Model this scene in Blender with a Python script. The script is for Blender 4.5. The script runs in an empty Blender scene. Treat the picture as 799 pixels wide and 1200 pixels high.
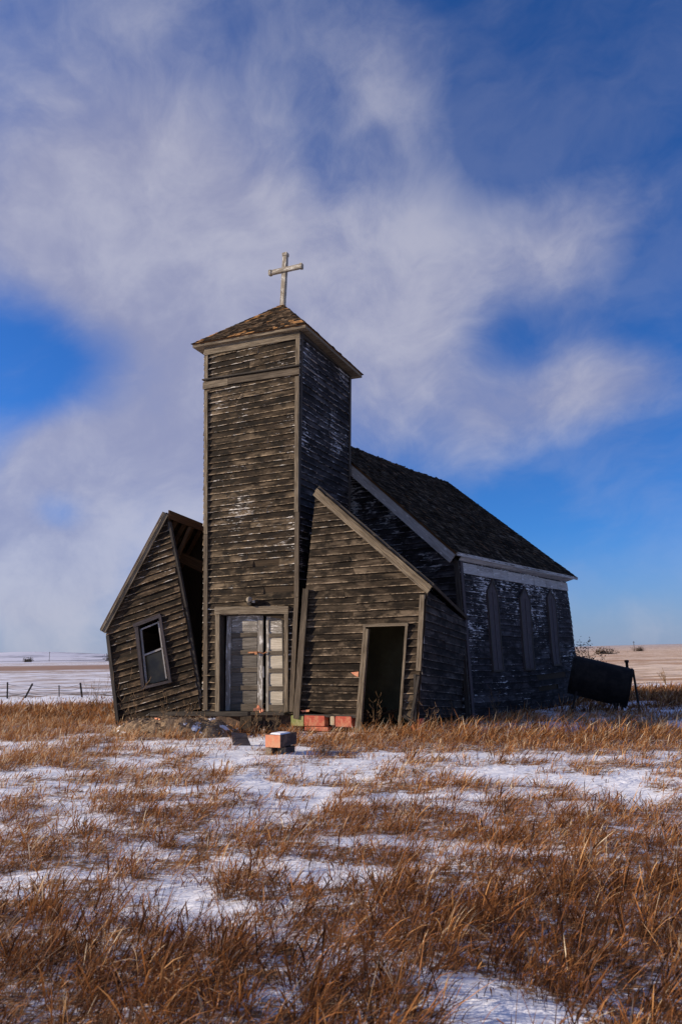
import bpy, math, random
import numpy as np
from mathutils import Vector, Matrix
random.seed(7); rng = np.random.default_rng(11)
V = Vector
S = bpy.context.scene
COL = S.collection
R = math.radians
DEBUG = []

# ------------------------------------------------------------------ camera
CAM = V((0, 0, 1.5))
F, PX, PY = 850.0, 399.5, 600.0
cm = (Matrix.Rotation(R(90 + 11.12), 3, 'X') @ Matrix.Rotation(R(-0.93), 3, 'Z'))
cd = bpy.data.cameras.new('camera'); co = bpy.data.objects.new('camera', cd); COL.objects.link(co)
cd.sensor_fit = 'VERTICAL'; cd.sensor_height = 36; cd.lens = F / 1200 * 36
cd.clip_start = .05; cd.clip_end = 20000
cd.dof.use_dof = True; cd.dof.focus_distance = 15.5; cd.dof.aperture_fstop = 4.0
co.matrix_world = Matrix.Translation(CAM) @ cm.to_4x4()
S.camera = co
def ray(px, py):
    return (cm @ V(((px - PX) / F, -(py - PY) / F, -1))).normalized()
def on_plane(px, py, P, n):
    d = ray(px, py); return CAM + d * ((P - CAM).dot(n) / d.dot(n))
def at_y(px, py, y): return on_plane(px, py, V((0, y, 0)), V((0, 1, 0)))
def at_z(px, py, z=0.): return on_plane(px, py, V((0, 0, z)), V((0, 0, 1)))
def proj(P):
    q = cm.transposed() @ (P - CAM); return (round(PX + F * q.x / -q.z, 1), round(PY - F * q.y / -q.z, 1))

# ------------------------------------------------------------------ noise and terrain (numpy)
def _hash(ix, iy, s):
    h = (ix.astype(np.int64) * 374761393 + iy.astype(np.int64) * 668265263 + s * 1442695041) & 0xffffffff
    h = ((h ^ (h >> 13)) * 1274126177) & 0xffffffff
    return ((h ^ (h >> 16)) & 0xffff) / 65535.0
def vnoise(x, y, s=0):
    x = np.asarray(x, float); y = np.asarray(y, float)
    ix = np.floor(x); iy = np.floor(y); fx = x - ix; fy = y - iy
    fx = fx * fx * (3 - 2 * fx); fy = fy * fy * (3 - 2 * fy)
    a = _hash(ix, iy, s); b = _hash(ix + 1, iy, s); c = _hash(ix, iy + 1, s); d = _hash(ix + 1, iy + 1, s)
    return (a * (1 - fx) + b * fx) * (1 - fy) + (c * (1 - fx) + d * fx) * fy
def fbm(x, y, s=0, o=4):
    t = 0; a = .5; n = 0
    for k in range(o):
        t = t + a * vnoise(x * 2 ** k, y * 2 ** k, s + k * 17); n += a; a *= .5
    return t / n
def sst(a, b, x):
    t = np.clip((np.asarray(x, float) - a) / (b - a), 0, 1); return t * t * (3 - 2 * t)
def height(x, y):
    x = np.asarray(x, float); y = np.asarray(y, float)
    r = np.hypot(x, y)
    z = (fbm(x * .35, y * .35, 3) - .5) * .16 * sst(0, 4, r)
    z = z + (fbm(x * 1.6, y * 1.6, 5, 3) - .5) * .05
    # the church stands on a slight level patch
    z = z * (1 - .6 * np.exp(-((x - 1) ** 2 + (y - 16) ** 2) / 30))
    z = z + sst(90, 900, r) * (fbm(x * .0022 + 3, y * .0022, 9, 3) - .42) * 9 * sst(60, 1500, r)
    # a rise on the far left and one far right
    z = z + 13 * np.exp(-((x + 560) / 170) ** 2 - ((y - 1300) / 200) ** 2)
    z = z + 9 * np.exp(-((x - 500) / 300) ** 2 - ((y - 1200) / 260) ** 2)
    return z
def ell(x, y, cx, cy, rx, ry, soft=.35):
    d = np.sqrt(((x - cx) / rx) ** 2 + ((y - cy) / ry) ** 2)
    return 1 - sst(1 - soft, 1 + soft, d)
def density(x, y):
    """how thick the dead grass stands: 0 bare snow .. 1 closed grass"""
    x = np.asarray(x, float); y = np.asarray(y, float)
    n = fbm(x * .5 + 9, y * .85 + 4, 21, 3)
    n2 = fbm(x * 1.7 + 2, y * 2.5, 33, 3)
    near = sst(8.5, 4.2, y)
    n3 = fbm(x * 3.1 + 5, y * 3.9, 41, 2)
    v = .5 + .50 * (n - .5) + .70 * (n2 - .5) + .34 * (n3 - .5) + .012 + .11 * near
    for cx, cy, rx, ry, w in BARE:
        v = v - .24 * w * ell(x, y, cx, cy, rx, ry, .45)
    for cx, cy, rx, ry, w in THICK:
        v = v + w * ell(x, y, cx, cy, rx, ry, .35)
    yfar = 23.6 + 5.4 * sst(0, 7, x)
    v = v + .42 * sst(17.6 + 4 * sst(3, 5, x), 19 + 4 * sst(3, 5, x), y) * sst(yfar + .7, yfar - .7, y) - .6 * sst(yfar - .4, yfar + .6, y)
    return sst(.37, .66, v)
# patches measured on the ground plane (x, y, radii, weight)
BARE = [(-1.9, 12.7, 1.9, .75, .22), (-3.6, 9.1, 2.4, .55, .18), (3.2, 9.4, 2.2, .9, .17), (.4, 10.4, 1.6, .8, .14), (6.2, 15.6, 2.0, .7, .25),
        (-1.4, 5.15, .8, .35, .16), (.9, 7.7, 1.3, .45, .13), (.95, 13.0, .25, .5, .3),
        (-3.5, 15.2, 2.3, 1.0, .10), (-2.6, 6.5, .9, .35, .16)]
THICK = [(3.2, 12.9, 3.0, 1.35, .55), (.0, 12.95, .8, .75, .70), (1.2, 13.6, .9, .6, .4), (.9, 4.3, 1.0, .6, .34), (1.5, 5.4, .7, .4, .12), (-2.9, 14.2, 1.6, .35, .25), (7.5, 12.4, 2.5, .8, .25), (-4.4, 12.2, 1.4, .7, .14), (1.0, 8.9, .9, .35, .14),
         (-.6, 6.7, 1.6, .7, .10), (-9.5, 19, 4.5, 5, .4), (0, 3.6, 5, 1.1, .08), (-1.9, 8.2, 1.2, .5, .12), (9, 26, .1, .1, .0)]

# ------------------------------------------------------------------ object helpers
def tag(o, label=None, cat=None, group=None, kind=None):
    for k, v in (('label', label), ('category', cat), ('group', group), ('kind', kind)):
        if v: o[k] = v
    return o
def empty(name, loc, label, cat, group=None):
    o = bpy.data.objects.new(name, None); COL.objects.link(o); o.location = loc
    o.empty_display_size = .2
    return tag(o, label, cat, group)
class MB:
    """collects faces; build() links them as one mesh object"""
    def __init__(s): s.v = []; s.f = []; s.uv = []; s.r = []; s.m = []
    def face(s, pts, uvs=None, rnd=0., mi=0):
        b = len(s.v); s.v += [tuple(p) for p in pts]; s.f.append(tuple(range(b, b + len(pts))))
        s.uv += (uvs or [(0, 0)] * len(pts)); s.r.append(rnd); s.m.append(mi)
    def prism(s, top, bot, rnd=None, mi=0, along=None):
        """top and bot: matching rings of points, top seen from outside counter-clockwise"""
        if rnd is None: rnd = random.random()
        n = len(top)
        if along is None:
            e = max(((top[(i + 1) % n] - top[i]) for i in range(n)), key=lambda q: q.length)
            if (top[0] - bot[0]).length > e.length: e = top[0] - bot[0]
            along = e.normalized()
        c = sum(top, V((0, 0, 0))) / n
        off = rnd * 37.
        def uv(p, nn):
            q = nn.cross(along)
            if q.length < .3: q = V((0, 0, 1)) if abs(nn.z) < .9 else V((1, 0, 0))
            return ((p - c).dot(along) + off, (p - c).dot(q.normalized()) / .15 + off)
        def put(ring):
            nn = (ring[1] - ring[0]).cross(ring[2] - ring[0])
            if nn.length < 1e-9: nn = (ring[2] - ring[0]).cross(ring[-1] - ring[0])
            nn = nn.normalized() if nn.length > 1e-9 else V((0, 0, 1))
            s.face(ring, [uv(p, nn) for p in ring], rnd, mi)
        put(list(top)); put(list(reversed(bot)))
        for i in range(n):
            j = (i + 1) % n
            put([top[i], bot[i], bot[j], top[j]])
    def box(s, O, A, B, C_, rnd=None, mi=0, along=None):
        """box from corner O with edge vectors A, B, C_"""
        s.prism([O + C_, O + C_ + A, O + C_ + A + B, O + C_ + B], [O, O + A, O + A + B, O + B], rnd, mi, along)
    def beam(s, p, q, w, t, side, rnd=None, mi=0):
        """plank from p to q; width w along 'side' direction, thickness t along the remaining one"""
        a = (q - p).normalized(); sd = (side - a * side.dot(a)).normalized(); n = a.cross(sd)
        W = sd * w; T = n * t
        O = p - W / 2 - T / 2
        s.box(O, q - p, W, T, rnd, mi, a)
    def tube(s, pts, rads, k=8, rnd=None, mi=0, cap=True):
        if rnd is None: rnd = random.random()
        rings = []
        for i, p in enumerate(pts):
            a = (pts[min(i + 1, len(pts) - 1)] - pts[max(i - 1, 0)]).normalized()
            x = a.orthogonal().normalized(); y = a.cross(x)
            rings.append([p + (x * math.cos(t) + y * math.sin(t)) * rads[i] for t in [2 * math.pi * j / k for j in range(k)]])
        L = 0
        for i in range(len(pts) - 1):
            l2 = L + (pts[i + 1] - pts[i]).length
            for j in range(k):
                m = (j + 1) % k
                s.face([rings[i][j], rings[i][m], rings[i + 1][m], rings[i + 1][j]],
                       [(L, j / k), (L, (j + 1) / k), (l2, (j + 1) / k), (l2, j / k)], rnd, mi)
            L = l2
        if cap:
            s.face(list(reversed(rings[0])), None, rnd, mi); s.face(rings[-1], None, rnd, mi)
    def build(s, name, mats, parent=None, smooth=False):
        me = bpy.data.meshes.new(name); me.from_pydata(s.v, [], s.f)
        ul = me.uv_layers.new(name='UVMap'); ul.data.foreach_set('uv', np.array(s.uv, dtype=np.float32).ravel())
        at = me.attributes.new('rnd', 'FLOAT', 'FACE'); at.data.foreach_set('value', np.array(s.r, dtype=np.float32))
        for m in (mats if isinstance(mats, (list, tuple)) else [mats]): me.materials.append(m)
        me.polygons.foreach_set('material_index', s.m)
        if smooth: me.polygons.foreach_set('use_smooth', [True] * len(me.polygons))
        me.update()
        o = bpy.data.objects.new(name, me); COL.objects.link(o)
        if parent is not None:
            o.parent = parent
            chain = V((0, 0, 0)); p = parent
            while p is not None: chain = chain + p.location; p = p.parent
            o.location = V((0, 0, 0))
            me.transform(Matrix.Translation(-chain))
        return o

# ------------------------------------------------------------------ materials
class NT:
    def __init__(s, name, world=False):
        if world:
            s.m = bpy.data.worlds.new(name)
        else:
            s.m = bpy.data.materials.new(name)
        s.m.use_nodes = True; s.t = s.m.node_tree; s.t.nodes.clear()
    def n(s, ty, **kw):
        o = s.t.nodes.new(ty)
        for k, v in kw.items():
            if k.startswith('_'): setattr(o, k[1:], v)
        return o
    def put(s, sock, v):
        if hasattr(v, 'is_linked') or hasattr(v, 'links'): s.t.links.new(v, sock)
        elif isinstance(v, (tuple, list)) and len(v) == 3 and sock.type == 'RGBA': sock.default_value = (*v, 1)
        else: sock.default_value = v
    def math(s, op, a, b=0., c=None, clamp=False):
        o = s.n('ShaderNodeMath', _operation=op, _use_clamp=clamp); s.put(o.inputs[0], a); s.put(o.inputs[1], b)
        if c is not None: s.put(o.inputs[2], c)
        return o.outputs[0]
    def vmath(s, op, a, b=(0, 0, 0)):
        o = s.n('ShaderNodeVectorMath', _operation=op); s.put(o.inputs[0], a); s.put(o.inputs[1], b)
        return o.outputs['Value' if op == 'DOT_PRODUCT' else 'Vector']
    def mix(s, f, a, b, mode='MIX'):
        o = s.n('ShaderNodeMix', _data_type='RGBA', _blend_type=mode); s.put(o.inputs[0], f); s.put(o.inputs[6], a); s.put(o.inputs[7], b)
        return o.outputs[2]
    def ss(s, x, a, b, lo=0., hi=1.):
        o = s.n('ShaderNodeMapRange', _interpolation_type='SMOOTHSTEP'); s.put(o.inputs[0], x)
        for i, v in zip((1, 2, 3, 4), (a, b, lo, hi)): s.put(o.inputs[i], v)
        return o.outputs[0]
    def noise(s, vec, scale, detail=3., rough=.55, dist=0.):
        o = s.n('ShaderNodeTexNoise'); s.put(o.inputs['Vector'], vec); s.put(o.inputs['Scale'], scale)
        s.put(o.inputs['Detail'], detail); s.put(o.inputs['Roughness'], rough); s.put(o.inputs['Distortion'], dist)
        return o.outputs['Fac']
    def comb(s, x, y, z=0.):
        o = s.n('ShaderNodeCombineXYZ'); s.put(o.inputs[0], x); s.put(o.inputs[1], y); s.put(o.inputs[2], z); return o.outputs[0]
    def sep(s, v):
        o = s.n('ShaderNodeSeparateXYZ'); s.put(o.inputs[0], v); return o.outputs
    def attr(s, name):
        return s.n('ShaderNodeAttribute', _attribute_name=name).outputs['Fac']
    def uv(s):
        o = s.n('ShaderNodeUVMap'); return s.sep(o.outputs[0])
    def obj(s): return s.n('ShaderNodeTexCoord').outputs['Object']
    def bump(s, h, d=.01, st=1.):
        o = s.n('ShaderNodeBump'); s.put(o.inputs['Height'], h); s.put(o.inputs['Distance'], d); s.put(o.inputs['Strength'], st); return o.outputs[0]
    def surf(s, col, rough=.85, normal=None, metal=0., spec=.3):
        b = s.n('ShaderNodeBsdfPrincipled'); s.put(b.inputs['Base Color'], col); s.put(b.inputs['Roughness'], rough)
        s.put(b.inputs['Metallic'], metal); s.put(b.inputs['Specular IOR Level'], spec)
        if normal is not None: s.put(b.inputs['Normal'], normal)
        o = s.n('ShaderNodeOutputMaterial'); s.t.links.new(b.outputs[0], o.inputs[0]); s.b = b
        return s.m

def clapboard(name, dark, mid, pale, paint, paint_amt, edge=.22, upper=0., bleach=1., patch=.55):
    """weathered lap siding: grain along u, one board per whole v, flaking paint that clings to the board's butt"""
    t = NT(name); u, v, _ = t.uv(); rnd = t.attr('rnd')
    f = t.math('FRACT', v)
    shift = t.math('MULTIPLY', rnd, 91.)
    gv = t.comb(t.math('ADD', t.math('MULTIPLY', u, 1.6), shift), t.math('MULTIPLY', v, 9.), shift)
    grain = t.noise(gv, 2.0, 6., .65, .4)
    lp = t.obj()
    big = t.noise(lp, .9, 3., .6)
    c = t.mix(t.ss(grain, .35, .68), dark, mid)
    c = t.mix(t.math('MULTIPLY', t.ss(grain, .55, .78), .65), c, pale)
    blot = t.noise(t.comb(t.math('ADD', t.math('MULTIPLY', u, .9), shift), t.math('MULTIPLY', v, .6), shift), 1.6, 5., .65)
    c = t.mix(t.ss(blot, .50, .72, 0., .6), c, pale)
    c = t.mix(t.math('MULTIPLY', t.math('SUBTRACT', rnd, .7), .9, clamp=True), c, pale)
    c = t.mix(t.ss(rnd, .28, .0, 0., .6), c, dark)
    c = t.mix(t.ss(blot, .52, .36, 0., .9), c, tuple(q * .5 for q in dark))
    stain = t.noise(t.vmath('MULTIPLY', lp, (1., 1., 1.6)), 2.6, 5., .65)
    c = t.mix(t.ss(stain, .47, .60, 0., .85), c, tuple(q * .4 for q in dark))
    # bleached butt edge of each board
    bl = t.noise(t.comb(t.math('ADD', t.math('MULTIPLY', u, 4.2), shift), v, 7.), 1.5, 6., .75)
    c = t.mix(t.math('MULTIPLY', t.ss(f, .17, .05), t.math('MULTIPLY', t.ss(bl, .44, .60, .10 * bleach, .95 * bleach), t.ss(blot, .36, .60, .35, 1.))), c, tuple(min(.6, q * 1.7) for q in pale))
    c = t.mix(t.math('MULTIPLY', t.ss(f, .55, 1.), .65), c, tuple(q * .55 for q in dark))  # dark band at each board's top: shade under the lap above, painted in
    # paint
    pv = t.comb(t.math('ADD', t.math('MULTIPLY', u, 3.2), shift), t.math('MULTIPLY', v, 3.), shift)
    pn = t.noise(pv, 1.7, 7., .72, .3)
    e = t.math('POWER', t.math('SUBTRACT', 1., f), 10.)
    en = t.noise(t.comb(t.math('ADD', t.math('MULTIPLY', u, 2.1), shift), v, 3.), 1.3, 4., .6)
    pn = t.math('ADD', pn, t.math('MULTIPLY', t.math('MULTIPLY', e, edge), t.ss(en, .36, .56)))
    pn = t.math('ADD', pn, t.math('MULTIPLY', t.math('SUBTRACT', big, .5), patch))
    if upper:
        hv = t.attr('lift')
        pn = t.math('ADD', pn, t.math('MULTIPLY', hv, upper))
    mask = t.ss(pn, .70 - paint_amt, .745 - paint_amt)
    c = t.mix(t.math('MULTIPLY', mask, .9), c, paint)
    h = t.math('ADD', t.math('MULTIPLY', grain, .7), t.math('MULTIPLY', mask, .35))
    return t.surf(c, .88, t.bump(h, .006, .7), spec=.15)

def timber(name, dark, pale, paint=None, paint_amt=0.):
    t = NT(name); u, v, _ = t.uv(); rnd = t.attr('rnd')
    sh = t.math('MULTIPLY', rnd, 53.)
    g = t.noise(t.comb(t.math('ADD', t.math('MULTIPLY', u, 2.), sh), t.math('MULTIPLY', v, 7.), sh), 1.5, 6., .65, .5)
    c = t.mix(t.ss(g, .3, .7), dark, pale)
    b = t.noise(t.comb(t.math('ADD', u, sh), v, sh), .9, 3., .6)
    c = t.mix(t.ss(b, .5, .75, 0., .6), c, tuple(q * .5 for q in dark))
    c = t.mix(t.math('MULTIPLY', rnd, .3), c, tuple(q * .6 for q in dark))
    if paint:
        pn = t.noise(t.comb(t.math('ADD', t.math('MULTIPLY', u, 3.), sh), t.math('MULTIPLY', v, 2.), sh), 1.8, 7., .7)
        c = t.mix(t.ss(pn, .66 - paint_amt, .72 - paint_amt, 0., .92), c, paint)
    return t.surf(c, .87, t.bump(g, .006, .8), spec=.15)

def shingle_mat(name, dark, mid, warm, warm_amt):
    t = NT(name); rnd = t.attr('rnd'); u, v, _ = t.uv(); o = t.obj()
    g = t.noise(t.comb(t.math('MULTIPLY', u, 14.), t.math('MULTIPLY', v, 3.), rnd), 2., 5., .7)
    c = t.mix(t.ss(rnd, .1, .95), dark, mid)
    c = t.mix(t.ss(rnd, .86, .93, 0., .6), c, tuple(q * 2.1 for q in mid))
    c = t.mix(t.ss(g, .4, .7, 0., .5), c, tuple(q * .4 for q in dark))
    b = t.noise(o, 1.1, 4., .65)
    wm = t.math('MULTIPLY', t.ss(b, .62 - warm_amt, .70 - warm_amt), t.ss(rnd, .35, .6))
    c = t.mix(t.math('MULTIPLY', wm, .85), c, warm)
    lich = t.noise(o, 7., 6., .75)
    c = t.mix(t.ss(lich, .55, .66, 0., .7), c, (.20, .165, .12))
    moss = t.noise(o, 1.7, 5., .65)
    c = t.mix(t.ss(moss, .52, .64, 0., .75), c, tuple(q * .45 for q in dark))
    return t.surf(c, .9, t.bump(g, .008, .9), spec=.02)

def plain(name, a, b, scale=6., rough=.85, metal=0., spec=.3, bumpd=.006, detail=5.):
    t = NT(name); o = t.obj(); n = t.noise(o, scale, detail, .65)
    return t.surf(t.mix(t.ss(n, .35, .68), a, b), rough, t.bump(n, bumpd, .7), metal, spec)

M = {}
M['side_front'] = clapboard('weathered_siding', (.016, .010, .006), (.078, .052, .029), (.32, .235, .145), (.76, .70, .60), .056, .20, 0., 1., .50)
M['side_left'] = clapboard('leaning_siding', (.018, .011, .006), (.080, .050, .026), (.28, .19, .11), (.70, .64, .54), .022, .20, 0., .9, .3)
M['side_shade'] = clapboard('shade_toned_flaking_siding', (.018, .015, .015), (.046, .041, .042), (.13, .12, .12), (.62, .60, .60), .035, .26, 0., .5, .8)  # darkened copy of the sunlit siding, shade put into its wood colours
M['side_annex'] = clapboard('shade_toned_annex_siding', (.016, .012, .010), (.048, .038, .032), (.13, .11, .095), (.45, .43, .41), -.02, .20, 0., .8, .3)  # annex side wall: wood tones likewise darkened to paint in shade
M['side_gable'] = clapboard('shade_toned_gable_siding', (.018, .015, .015), (.046, .041, .042), (.13, .12, .12), (.50, .49, .48), .03, .20, .16, .5, .8)  # gable under grey paint remnants, shade painted into the wood tones
M['side_nave'] = clapboard('shade_toned_peeling_white_siding', (.019, .016, .017), (.050, .045, .048), (.14, .13, .135), (.70, .68, .67), .035, .16, .13, .30, .6)  # real peeling paint; the wood beneath is darkened to carry painted shade
M['side_porch'] = clapboard('dry_siding', (.018, .012, .007), (.075, .051, .030), (.27, .20, .13), (.70, .64, .54), -.02, .18)
M['trim'] = timber('grey_trim', (.07, .05, .032), (.36, .29, .20), (.6, .56, .5), -.03)
M['trim_mid'] = timber('brown_grey_trim', (.05, .036, .025), (.21, .165, .115))
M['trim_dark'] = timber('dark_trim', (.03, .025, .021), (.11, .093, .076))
M['trim_pale'] = timber('pale_trim', (.30, .28, .26), (.58, .55, .51), (.74, .72, .68), .08)
M['trim_blue'] = timber('boarded_grey', (.045, .036, .036), (.125, .105, .108))
M['door'] = timber('flaked_door_paint', (.16, .14, .12), (.38, .345, .29), (.70, .67, .62), .12)
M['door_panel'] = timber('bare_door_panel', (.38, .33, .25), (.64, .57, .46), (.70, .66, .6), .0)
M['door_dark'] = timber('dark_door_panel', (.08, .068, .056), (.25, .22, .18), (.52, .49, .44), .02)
M['rail_dark'] = timber('dark_door_rail', (.07, .055, .04), (.19, .155, .115), (.55, .52, .46), -.02)
M['raw'] = timber('raw_rafter', (.07, .035, .016), (.19, .10, .045))
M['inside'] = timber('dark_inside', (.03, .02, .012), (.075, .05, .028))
M['plaster'] = plain('old_green_plaster', (.10, .095, .05), (.15, .14, .075), 2.)
M['shingle'] = shingle_mat('old_shingles', (.016, .011, .007), (.062, .044, .028), (.20, .16, .12), .03)
M['shingle_tower'] = shingle_mat('rusty_shingles', (.028, .02, .014), (.12, .08, .048), (.56, .28, .10), .13)
M['cross'] = timber('chipped_white_wood', (.22, .18, .13), (.48, .42, .33), (.70, .66, .57), .12)
M['iron'] = plain('dark_iron', (.012, .010, .009), (.035, .026, .02), 9., .7, .3)
M['copper'] = plain('rusty_hasp', (.30, .12, .05), (.50, .24, .12), 30., .6, .4)
M['tank'] = plain('soot_black_steel', (.008, .0075, .007), (.022, .018, .015), 5., .75, .2, .2)
M['stone'] = plain('rough_footing', (.16, .12, .08), (.36, .29, .21), 7., .95, bumpd=.03)
M['glass'] = plain('dusty_brown_glass', (.035, .028, .014), (.10, .08, .035), 2.2, .35, spec=.5)
M['twig'] = plain('dead_twig', (.13, .075, .035), (.26, .16, .08), 12.)
M['post'] = timber('fence_wood', (.04, .03, .025), (.11, .085, .065))
M['snow'] = plain('packed_snow', (.78, .78, .82), (.84, .84, .88), 12.)
def blockmat(name, col, worn):
    t = NT(name); o = t.obj(); n = t.noise(o, 7., 6., .7); k = t.noise(o, 22., 4., .6)
    c = t.mix(t.ss(n, .45, .62), col, worn); c = t.mix(t.ss(k, .6, .7, 0., .5), c, (.25, .12, .06))
    return t.surf(c, .9, t.bump(k, .006, .7))
M['b_red'] = blockmat('red_glazed_clay', (.52, .10, .06), (.62, .24, .13))
M['b_green'] = blockmat('lichen_green_clay', (.24, .26, .08), (.38, .36, .16))
M['b_orange'] = blockmat('orange_clay', (.78, .28, .15), (.72, .36, .2))
M['b_cream'] = blockmat('cream_clay', (.55, .47, .30), (.5, .3, .18))
M['b_dark'] = blockmat('dark_clay', (.07, .045, .035), (.16, .10, .07))

# ------------------------------------------------------------------ wall, roof builders
def clip_row(poly, v):
    xs = []
    n = len(poly)
    for i in range(n):
        (x0, y0), (x1, y1) = poly[i], poly[(i + 1) % n]
        if (y0 - v) * (y1 - v) < 0 or (y0 == v) != (y1 == v):
            if y1 != y0:
                t = (v - y0) / (y1 - y0)
                if -1e-6 <= t <= 1 + 1e-6: xs.append(x0 + t * (x1 - x0))
    return (min(xs), max(xs)) if len(xs) >= 2 else None
def siding(name, O, U, W, pts, holes, mat, parent, expo=.145, lip=.02, back=.09, gaps=(), sag=.004, inner=None, ragged=0., seed=0, miss=.004, lift=None):
    """lap siding over a sheathed wall. pts, holes: 3-D outlines (convex); U along the boards, W up in the wall plane"""
    rr = random.Random(seed)
    N = U.cross(W).normalized()
    to = lambda p: ((p - O).dot(U), (p - O).dot(W))
    poly = [to(p) for p in pts]; hs = [[to(p) for p in h] for h in holes]
    vmin = min(p[1] for p in poly); vmax = max(p[1] for p in poly)
    m = MB(); lf = []
    P = lambda u, v, n: O + U * u + W * v + N * n
    rows = int(math.ceil((vmax - vmin) / expo))
    ph = [(rr.random() * 9, rr.random() * 9) for _ in range(3)]
    def wav(u, v): return sag * (math.sin(u * 1.3 + ph[0][0] + v) + .6 * math.sin(u * 3.1 + v * 2.2 + ph[1][0]))
    for r in range(rows):
        v0 = vmin + r * expo; v1 = min(v0 + expo, vmax)
        e = 1e-4
        a = clip_row(poly, v0 + e); b = clip_row(poly, v1 - e)
        if a is None and b is None: continue
        a = a or b; b = b or a
        segs = [(a[0], a[1], b[0], b[1])]
        vm = (v0 + v1) / 2
        for h in hs:
            hh = clip_row(h, vm)
            if hh is None: continue
            h0 = clip_row(h, v0) or hh; h1 = clip_row(h, v1) or hh
            ns = []
            for (l0, r0, l1, r1) in segs:
                if h0[0] > l0: ns.append((l0, min(h0[0], r0), l1, min(h1[0], r1)))
                if h0[1] < r0: ns.append((max(h0[1], l0), r0, max(h1[1], l1), r1))
            segs = ns
        gap = any(g0 <= vm <= g1 for g0, g1, _, _ in gaps)
        for (l0, r0, l1, r1) in segs:
            if r0 - l0 < .01 and r1 - l1 < .01: continue
            # sheathing: front and back sheets
            sr = rr.random()
            m.face([P(l0, v0, 0), P(r0, v0, 0), P(r1, v1, 0), P(l1, v1, 0)], [(l0, r), (r0, r), (r1, r + .9), (l1, r + .9)], sr * .2, 1)
            m.face([P(r0, v0, -back), P(l0, v0, -back), P(l1, v1, -back), P(r1, v1, -back)], [(r0, r), (l0, r), (l1, r + .9), (r1, r + .9)], sr, 2)
            for (q0, q1) in ((l0, l1), (r0, r1)):
                ring = [P(q0, v0, 0), P(q1, v1, 0), P(q1, v1, -back), P(q0, v0, -back)]
                if q0 == l0: ring.reverse()
                m.face(ring, None, sr, 1)
            if r == 0: m.face([P(l0, v0, -back), P(r0, v0, -back), P(r0, v0, 0), P(l0, v0, 0)], None, sr, 1)
            # boards: random butt joints
            L = r0 - l0; cuts = [0.]
            x = rr.uniform(.8, 3.6)
            while x < L - .5: cuts.append(x / L); x += rr.uniform(1.2, 3.8)
            cuts.append(1.)
            for c0, c1 in zip(cuts, cuts[1:]):
                if rr.random() < miss: continue
                br = rr.random(); drop = rr.gauss(0, .007); tilt = rr.gauss(0, .006); out = abs(rr.gauss(0, .007))
                A0 = l0 + (r0 - l0) * c0; A1 = l0 + (r0 - l0) * c1; B0 = l1 + (r1 - l1) * c0; B1 = l1 + (r1 - l1) * c1
                if any(g0 <= vm <= g1 and A1 > gl and A0 < gr for g0, g1, gl, gr in gaps):
                    g = [g for g in gaps if g[0] <= vm <= g[1]][0]
                    if A0 < g[2] < A1: A1 = g[2]; B1 = g[2]
                    elif A0 < g[3] < A1: A0 = g[3]; B0 = g[3]
                    else: continue
                if ragged and c1 == 1.:
                    q = rr.uniform(0, ragged); A1 -= q; B1 -= q
                if ragged and c0 == 0. and ragged < 0: pass
                k = max(1, int((A1 - A0) / .45))
                for i in range(k):
                    s0, s1 = i / k, (i + 1) / k
                    ua, ub = A0 + (A1 - A0) * s0, A0 + (A1 - A0) * s1
                    ta, tb = B0 + (B1 - B0) * s0, B0 + (B1 - B0) * s1
                    g = .003 if i == 0 and c0 > 0 else 0
                    d0 = drop + tilt * (2 * s0 - 1) + wav(ua, v0); d1 = drop + tilt * (2 * s1 - 1) + wav(ub, v0)
                    o0 = lip + out + .5 * abs(wav(ua * 1.7, v0 + 3)); o1 = lip + out + .5 * abs(wav(ub * 1.7, v0 + 3))
                    p = [P(ua + g, v0 + d0, o0), P(ub, v0 + d1, o1), P(tb, v1 + .004, .003), P(ta + g, v1 + .004, .003)]
                    m.face(p, [(ua, r + .02), (ub, r + .02), (tb, r + .98), (ta, r + .98)], br, 0)
                    m.face([P(ua + g, v0 + d0, .001), P(ub, v0 + d1, .001), p[1], p[0]], [(ua, r + .01), (ub, r + .01), (ub, r + .03), (ua, r + .03)], br * .3, 0)
                    if i == 0: m.face([P(ua + g, v0 + d0, .001), p[0], p[3]], None, br, 0)
                    if i == k - 1: m.face([P(ub, v0 + d1, .001), p[2], p[1]], None, br, 0)
    o = m.build(name, [mat, M['inside'], inner or M['inside']], parent)
    if lift:
        me = o.data; n = len(me.polygons)
        at = me.attributes.new('lift', 'FLOAT', 'POINT')
        zz = np.empty(len(me.vertices) * 3, dtype=np.float32); me.vertices.foreach_get('co', zz); zz = zz.reshape(-1, 3)[:, 2] + sum_z(parent)
        at.data.foreach_set('value', np.clip((zz - lift[0]) / (lift[1] - lift[0]), 0, 1).astype(np.float32))
    return o
def sum_z(p):
    z = 0
    while p is not None: z += p.location.z; p = p.parent
    return z
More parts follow.
